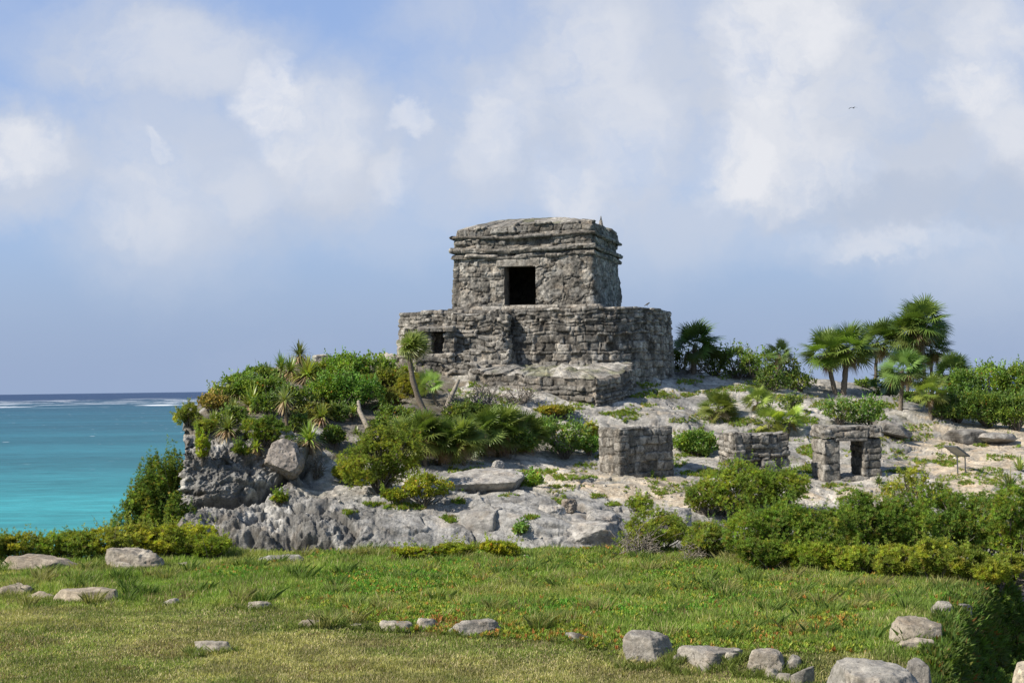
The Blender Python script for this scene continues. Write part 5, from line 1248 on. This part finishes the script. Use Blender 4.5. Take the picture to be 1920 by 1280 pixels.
# ------------------------------------------------------------------ grass
def lawn_points(n, rs):
    y = 20.3 + (40.3 - 20.3) * rs.rand(n)**1.12; x = (rs.rand(n) * 2 - 1) * (.335 * y + .3)
    ex = np.interp(y, EY, EX); ok = x < ex + .5; return x[ok], y[ok]
def make_grass():
    rs = np.random.RandomState(88); x, y = lawn_points(560000, rs); P0 = np.stack([x, y, x * 0], -1); z = lawn_z(x, y)
    # tall grass on the upper terrace, mown turf in front and at the lower left
    tall = sst(y + 1.2 * fbm(P0, .5, 3, seed=300), np.interp(x, [-9, -5, -1, 1.5, 6], [29.5, 29, 26.8, 25.0, 23.2]) - .5, np.interp(x, [-9, -5, -1, 1.5, 6], [30.6, 30, 27.8, 25.8, 24.0]))
    clump = sst(fbm(P0, 1.3, 5, .7, seed=301), -.05, .35)
    L = (.035 + .035 * rs.rand(len(x)) + .05 * clump * rs.rand(len(x))) * (1 - tall) + tall * (.05 + .09 * rs.rand(len(x)) + .17 * clump * rs.rand(len(x)))
    W = .0055 + .0035 * rs.rand(len(x))
    az = rs.rand(len(x)) * 6.283; leanv = rs.uniform(.15, .95, len(x)) * (1 - .3 * tall) + .0
    d = np.stack([np.cos(az) * leanv + .12, np.sin(az) * leanv, np.ones(len(x))], -1); d /= np.linalg.norm(d, axis=1)[:, None]
    sv = np.stack([-np.sin(az), np.cos(az), az * 0], -1); b = np.stack([x, y, z - .01], -1)
    rot = rs.rand(len(x)) * 3.14; sv = np.stack([np.cos(rot), np.sin(rot), rot * 0], -1)
    tip = b + d * L[:, None]; mid = b + d * (L * .55)[:, None] + np.array([0, 0, .12])[None] * L[:, None]
    V = np.stack([b - sv * W[:, None], b + sv * W[:, None], mid + sv * (W * .8)[:, None], tip, mid - sv * (W * .8)[:, None]], 1)
    n1 = fbm(P0, .55, 4, seed=305); n2 = fbm(P0, 2.5, 3, seed=306)
    C = lerp([.31, .30, .11], [.21, .255, .065], sst(n1, -.3, .3)); Ct = lerp([.20, .285, .055], [.29, .31, .09], sst(n1 + .4 * n2, -.15, .45))
    C = C * (1 - tall)[:, None] + Ct * tall[:, None]
    dry = rs.rand(len(x)) < (.24 + .24 * sst(n2, 0, .5)) * (1 - .6 * tall); C[dry] = np.array([.42, .36, .20]) * np.exp(rs.normal(0, .2, (dry.sum(), 1)))
    C = C * np.exp(rs.normal(0, .16, (len(x), 1)))
    C = C * (.88 + .46 * sst(fbm(P0, 1.6, 5, .7, seed=308), -.25, .25))[:, None]
    brown = sst(fbm(P0, .9, 4, .6, seed=309), .26, .46)[:, None] * (rs.rand(len(x), 1) < .45); C = C * (1 - brown) + brown * np.array([.24, .19, .095])
    # rank tussocks
    for q in range(230):
        ty = rs.uniform(24, 39.5); tx = rs.uniform(-.33, .30) * ty
        if tx > np.interp(ty, EY, EX) - .3 or (ty < 29.5 and tx < -4.5) or (ty < 26.5 and tx < 1.5): continue
        k = rs.randint(60, 150); th = rs.rand(k) * 6.283; rr = .16 * rs.rand(k)**.7; xx = tx + rr * np.cos(th); yy = ty + rr * np.sin(th); zz = lawn_z(xx, yy); LL = rs.uniform(.14, .34, k)
        bb = np.stack([xx, yy, zz - .01], -1); dd = np.stack([np.cos(th), np.sin(th), th * 0], -1) * rs.uniform(.1, .7, (k, 1)) + [.12, 0, 1]; t3 = rs.rand(k) * 3.14; s2 = np.stack([np.cos(t3), np.sin(t3), th * 0], -1) * .007
        mm = bb + dd * (LL * .6)[:, None]; tp_ = bb + dd * LL[:, None] * [1.5, 1.5, .95]
        V = np.concatenate([V, np.stack([bb - s2, bb + s2, mm + s2 * .8, tp_, mm - s2 * .8], 1)]); C = np.concatenate([C, np.array([[.16, .22, .05], [.26, .25, .09], [.11, .17, .035]][rs.randint(3)]) * np.exp(rs.normal(0, .2, (k, 1)))])
    # longer blades fringing every stone
    for (rx, ry, rw, rd) in ROCKS:
        k = int(520 * rw); a = rs.uniform(math.pi, 2 * math.pi, k); rr = rs.uniform(.95, 1.25, k)
        xx = rx + np.cos(a) * rw * .5 * rr; yy = ry + np.sin(a) * rd * .5 * rr - .02; zz = lawn_z(xx, yy); LL = rs.uniform(.05, .17, k)
        bb = np.stack([xx, yy, zz - .01], -1); dd = rs.normal(0, .35, (k, 3)); dd[:, 2] = 1; th = rs.rand(k) * 3.14; s2 = np.stack([np.cos(th), np.sin(th), th * 0], -1) * .006
        mm = bb + dd * (LL * .55)[:, None]; tp_ = bb + dd * LL[:, None] * [1.4, 1.4, 1]
        V = np.concatenate([V, np.stack([bb - s2, bb + s2, mm + s2 * .8, tp_, mm - s2 * .8], 1)]); C = np.concatenate([C, np.array([.19, .23, .06]) * np.exp(rs.normal(0, .25, (k, 1)))])
    N = len(V); mb = MB(); mb.add(V, np.arange(N * 5), np.full(N, 5), np.repeat(C, 5, 0))
    o = mb.build('grass', MGRASS); tag(o, 'short green and straw coloured grass covering the flat ground', kind='stuff')
    # seaside succulents with yellow and orange tips
    x, y = lawn_points(80000, rs); P0 = np.stack([x, y, x * 0], -1)
    band = sst(y, np.interp(x, [-9, -5, -2, 1, 1.6, 6], [31, 30.5, 26.3, 25.0, 24.3, 23.3]), np.interp(x, [-9, -5, -2, 1, 1.6, 6], [32, 31.5, 27.0, 25.6, 24.8, 23.9])) * sst(x, -8, -5)
    m = fbm(P0, .45, 4, .6, seed=310) + .25 * band > rs.uniform(.0, .35, len(x)); keep = (band > rs.rand(len(x)) * .95) & m
    x, y = x[keep], y[keep]; P0 = P0[keep]; z = lawn_z(x, y)
    red = sst(fbm(P0, .8, 3, seed=311) + .9 * np.exp(-((y - np.interp(x, [-5, 0, 2, 8], [27, 25.8, 25.6, 27])) / 1.1)**2), .45, .95)
    vivid = sst(fbm(P0, .35, 3, seed=313), 0, .4)
    C = lerp([.17, .25, .035], [.12, .28, .03], vivid); yl = rs.rand(len(x)) < .28; C[yl] = [.33, .36, .05]
    rd = rs.rand(len(x)) < .10 + .35 * red; C[rd] = lerp([.40, .15, .05], [.40, .30, .06], rs.rand(rd.sum())); C = C * np.exp(rs.normal(0, .2, (len(x), 1)))
    mb = MB(); T = np.stack([x, y, z + .03 + .06 * rs.rand(len(x))], -1); ax = rs.normal(0, .45, T.shape) + [0, 0, 1]
    for k in range(3):
        s = np.arange(len(x)) % 3 == k
        mb.inst(*tuft_shape(6, .085, .024, .5, rs), frames(ax[s], rs) * rs.uniform(.55, 1.15, (s.sum(), 1, 1)), T[s], C[s])
    o = mb.build('succulent_cover', leaf_material('succulent_leaf', .2, .5, .2)); tag(o, 'fleshy ground cover with yellow and orange tips among the grass', kind='stuff')
    # vines over the ravine side
    k = 26000; y = rs.uniform(19.5, 36, k); ex = np.interp(y, EY, EX); x = ex - .35 + rs.rand(k) * 5.5; P0 = np.stack([x, y, x * 0], -1); z = lawn_z(x, y)
    bump = .25 * sst(fbm(P0, .8, 3, seed=320), -.1, .5) * sst(x - ex, .2, 1.2)
    T = np.stack([x, y, z + .02 + bump + .15 * rs.rand(k) * sst(x - ex, 0, .6)], -1); ax = rs.normal(0, .5, T.shape) + [.4, -.2, .9]
    C = recolor((.05, .075, .015), k, rs, .3, (((.12, .12, .03), .1), ((.2, .09, .03), .02)))
    mb = MB(); mb.inst(*tuft_shape(7, .15, .045, .5, rs), frames(ax, rs) * rs.uniform(.6, 1.4, (k, 1, 1)), T, C)
    o = mb.build('vine_cover', MFINE); tag(o, 'dark trailing vines covering the side of the ravine at right', kind='stuff')
make_grass()
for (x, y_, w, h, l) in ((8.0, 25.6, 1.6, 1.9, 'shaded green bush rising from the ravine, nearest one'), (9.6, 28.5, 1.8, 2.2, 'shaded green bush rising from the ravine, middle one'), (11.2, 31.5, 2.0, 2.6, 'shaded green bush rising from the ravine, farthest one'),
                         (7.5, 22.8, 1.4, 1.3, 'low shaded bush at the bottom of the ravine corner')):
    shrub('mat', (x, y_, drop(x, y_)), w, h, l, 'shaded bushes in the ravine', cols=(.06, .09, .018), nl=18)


# ------------------------------------------------------------------ birds
def make_birds():
    m, t, p, o = principled('dark_feathers', .7, .2); a = t.node('ShaderNodeAttribute', attribute_name='col'); t.l.new(a.outputs[0], p.inputs['Base Color'])
    def body(mb, pts, rad, C): mb.tube(pts, rad, C, 10)
    # frigate-like bird in flight
    r = empty('bird', at(1600, 203, 90)); C = np.array([.05, .045, .04]); mb = MB()
    body(mb, [[-.22, 0, 0], [-.12, 0, .01], [0, 0, .015], [.1, 0, .02], [.16, 0, .025], [.2, 0, .02]], [.006, .03, .045, .035, .025, .004], C)
    for s in (-1, 1):
        sec = [(0.02, .07, .02, .012), (.14, .06, .09, .010), (.28, .045, .05, .006), (.42, .01, -.02, .002)]
        P = []
        for yv, ch, zv, th in sec: P.append([[ch + .0 * yv - .3 * yv * .2, s * yv, zv], [0 - .2 * yv, s * yv, zv + th], [-ch - .3 * yv, s * yv, zv], [0 - .2 * yv, s * yv, zv - th]])
        P = np.array(P); mb.grid(P, C, wrap=True)
    ob = mb.build('body', m, r, smooth=True); r.rotation_euler = (0, 0, .9); r.scale = (.62,) * 3
    tag(r, 'small dark bird flying high at the right against the clouds', 'bird')
    q = at(1214, 577, 56.4); q[2] = 14.77; r = empty('bird', q); mb = MB()
    body(mb, [[-.20, 0, .05], [-.10, 0, .10], [-.02, 0, .15], [.05, 0, .19], [.09, 0, .225], [.12, 0, .235], [.16, 0, .235]], [.01, .028, .048, .042, .028, .022, .004], [.10, .085, .07])
    for s in (-.018, .018): mb.tube([[.0, s, -.01], [.005, s, .06], [.0, s, .12]], .005, [.08, .06, .04], 5)
    mb.build('body', m, r, smooth=True); r.scale = (.6,) * 3; tag(r, 'small brown bird perched on the right rim of the platform', 'bird')
make_birds()
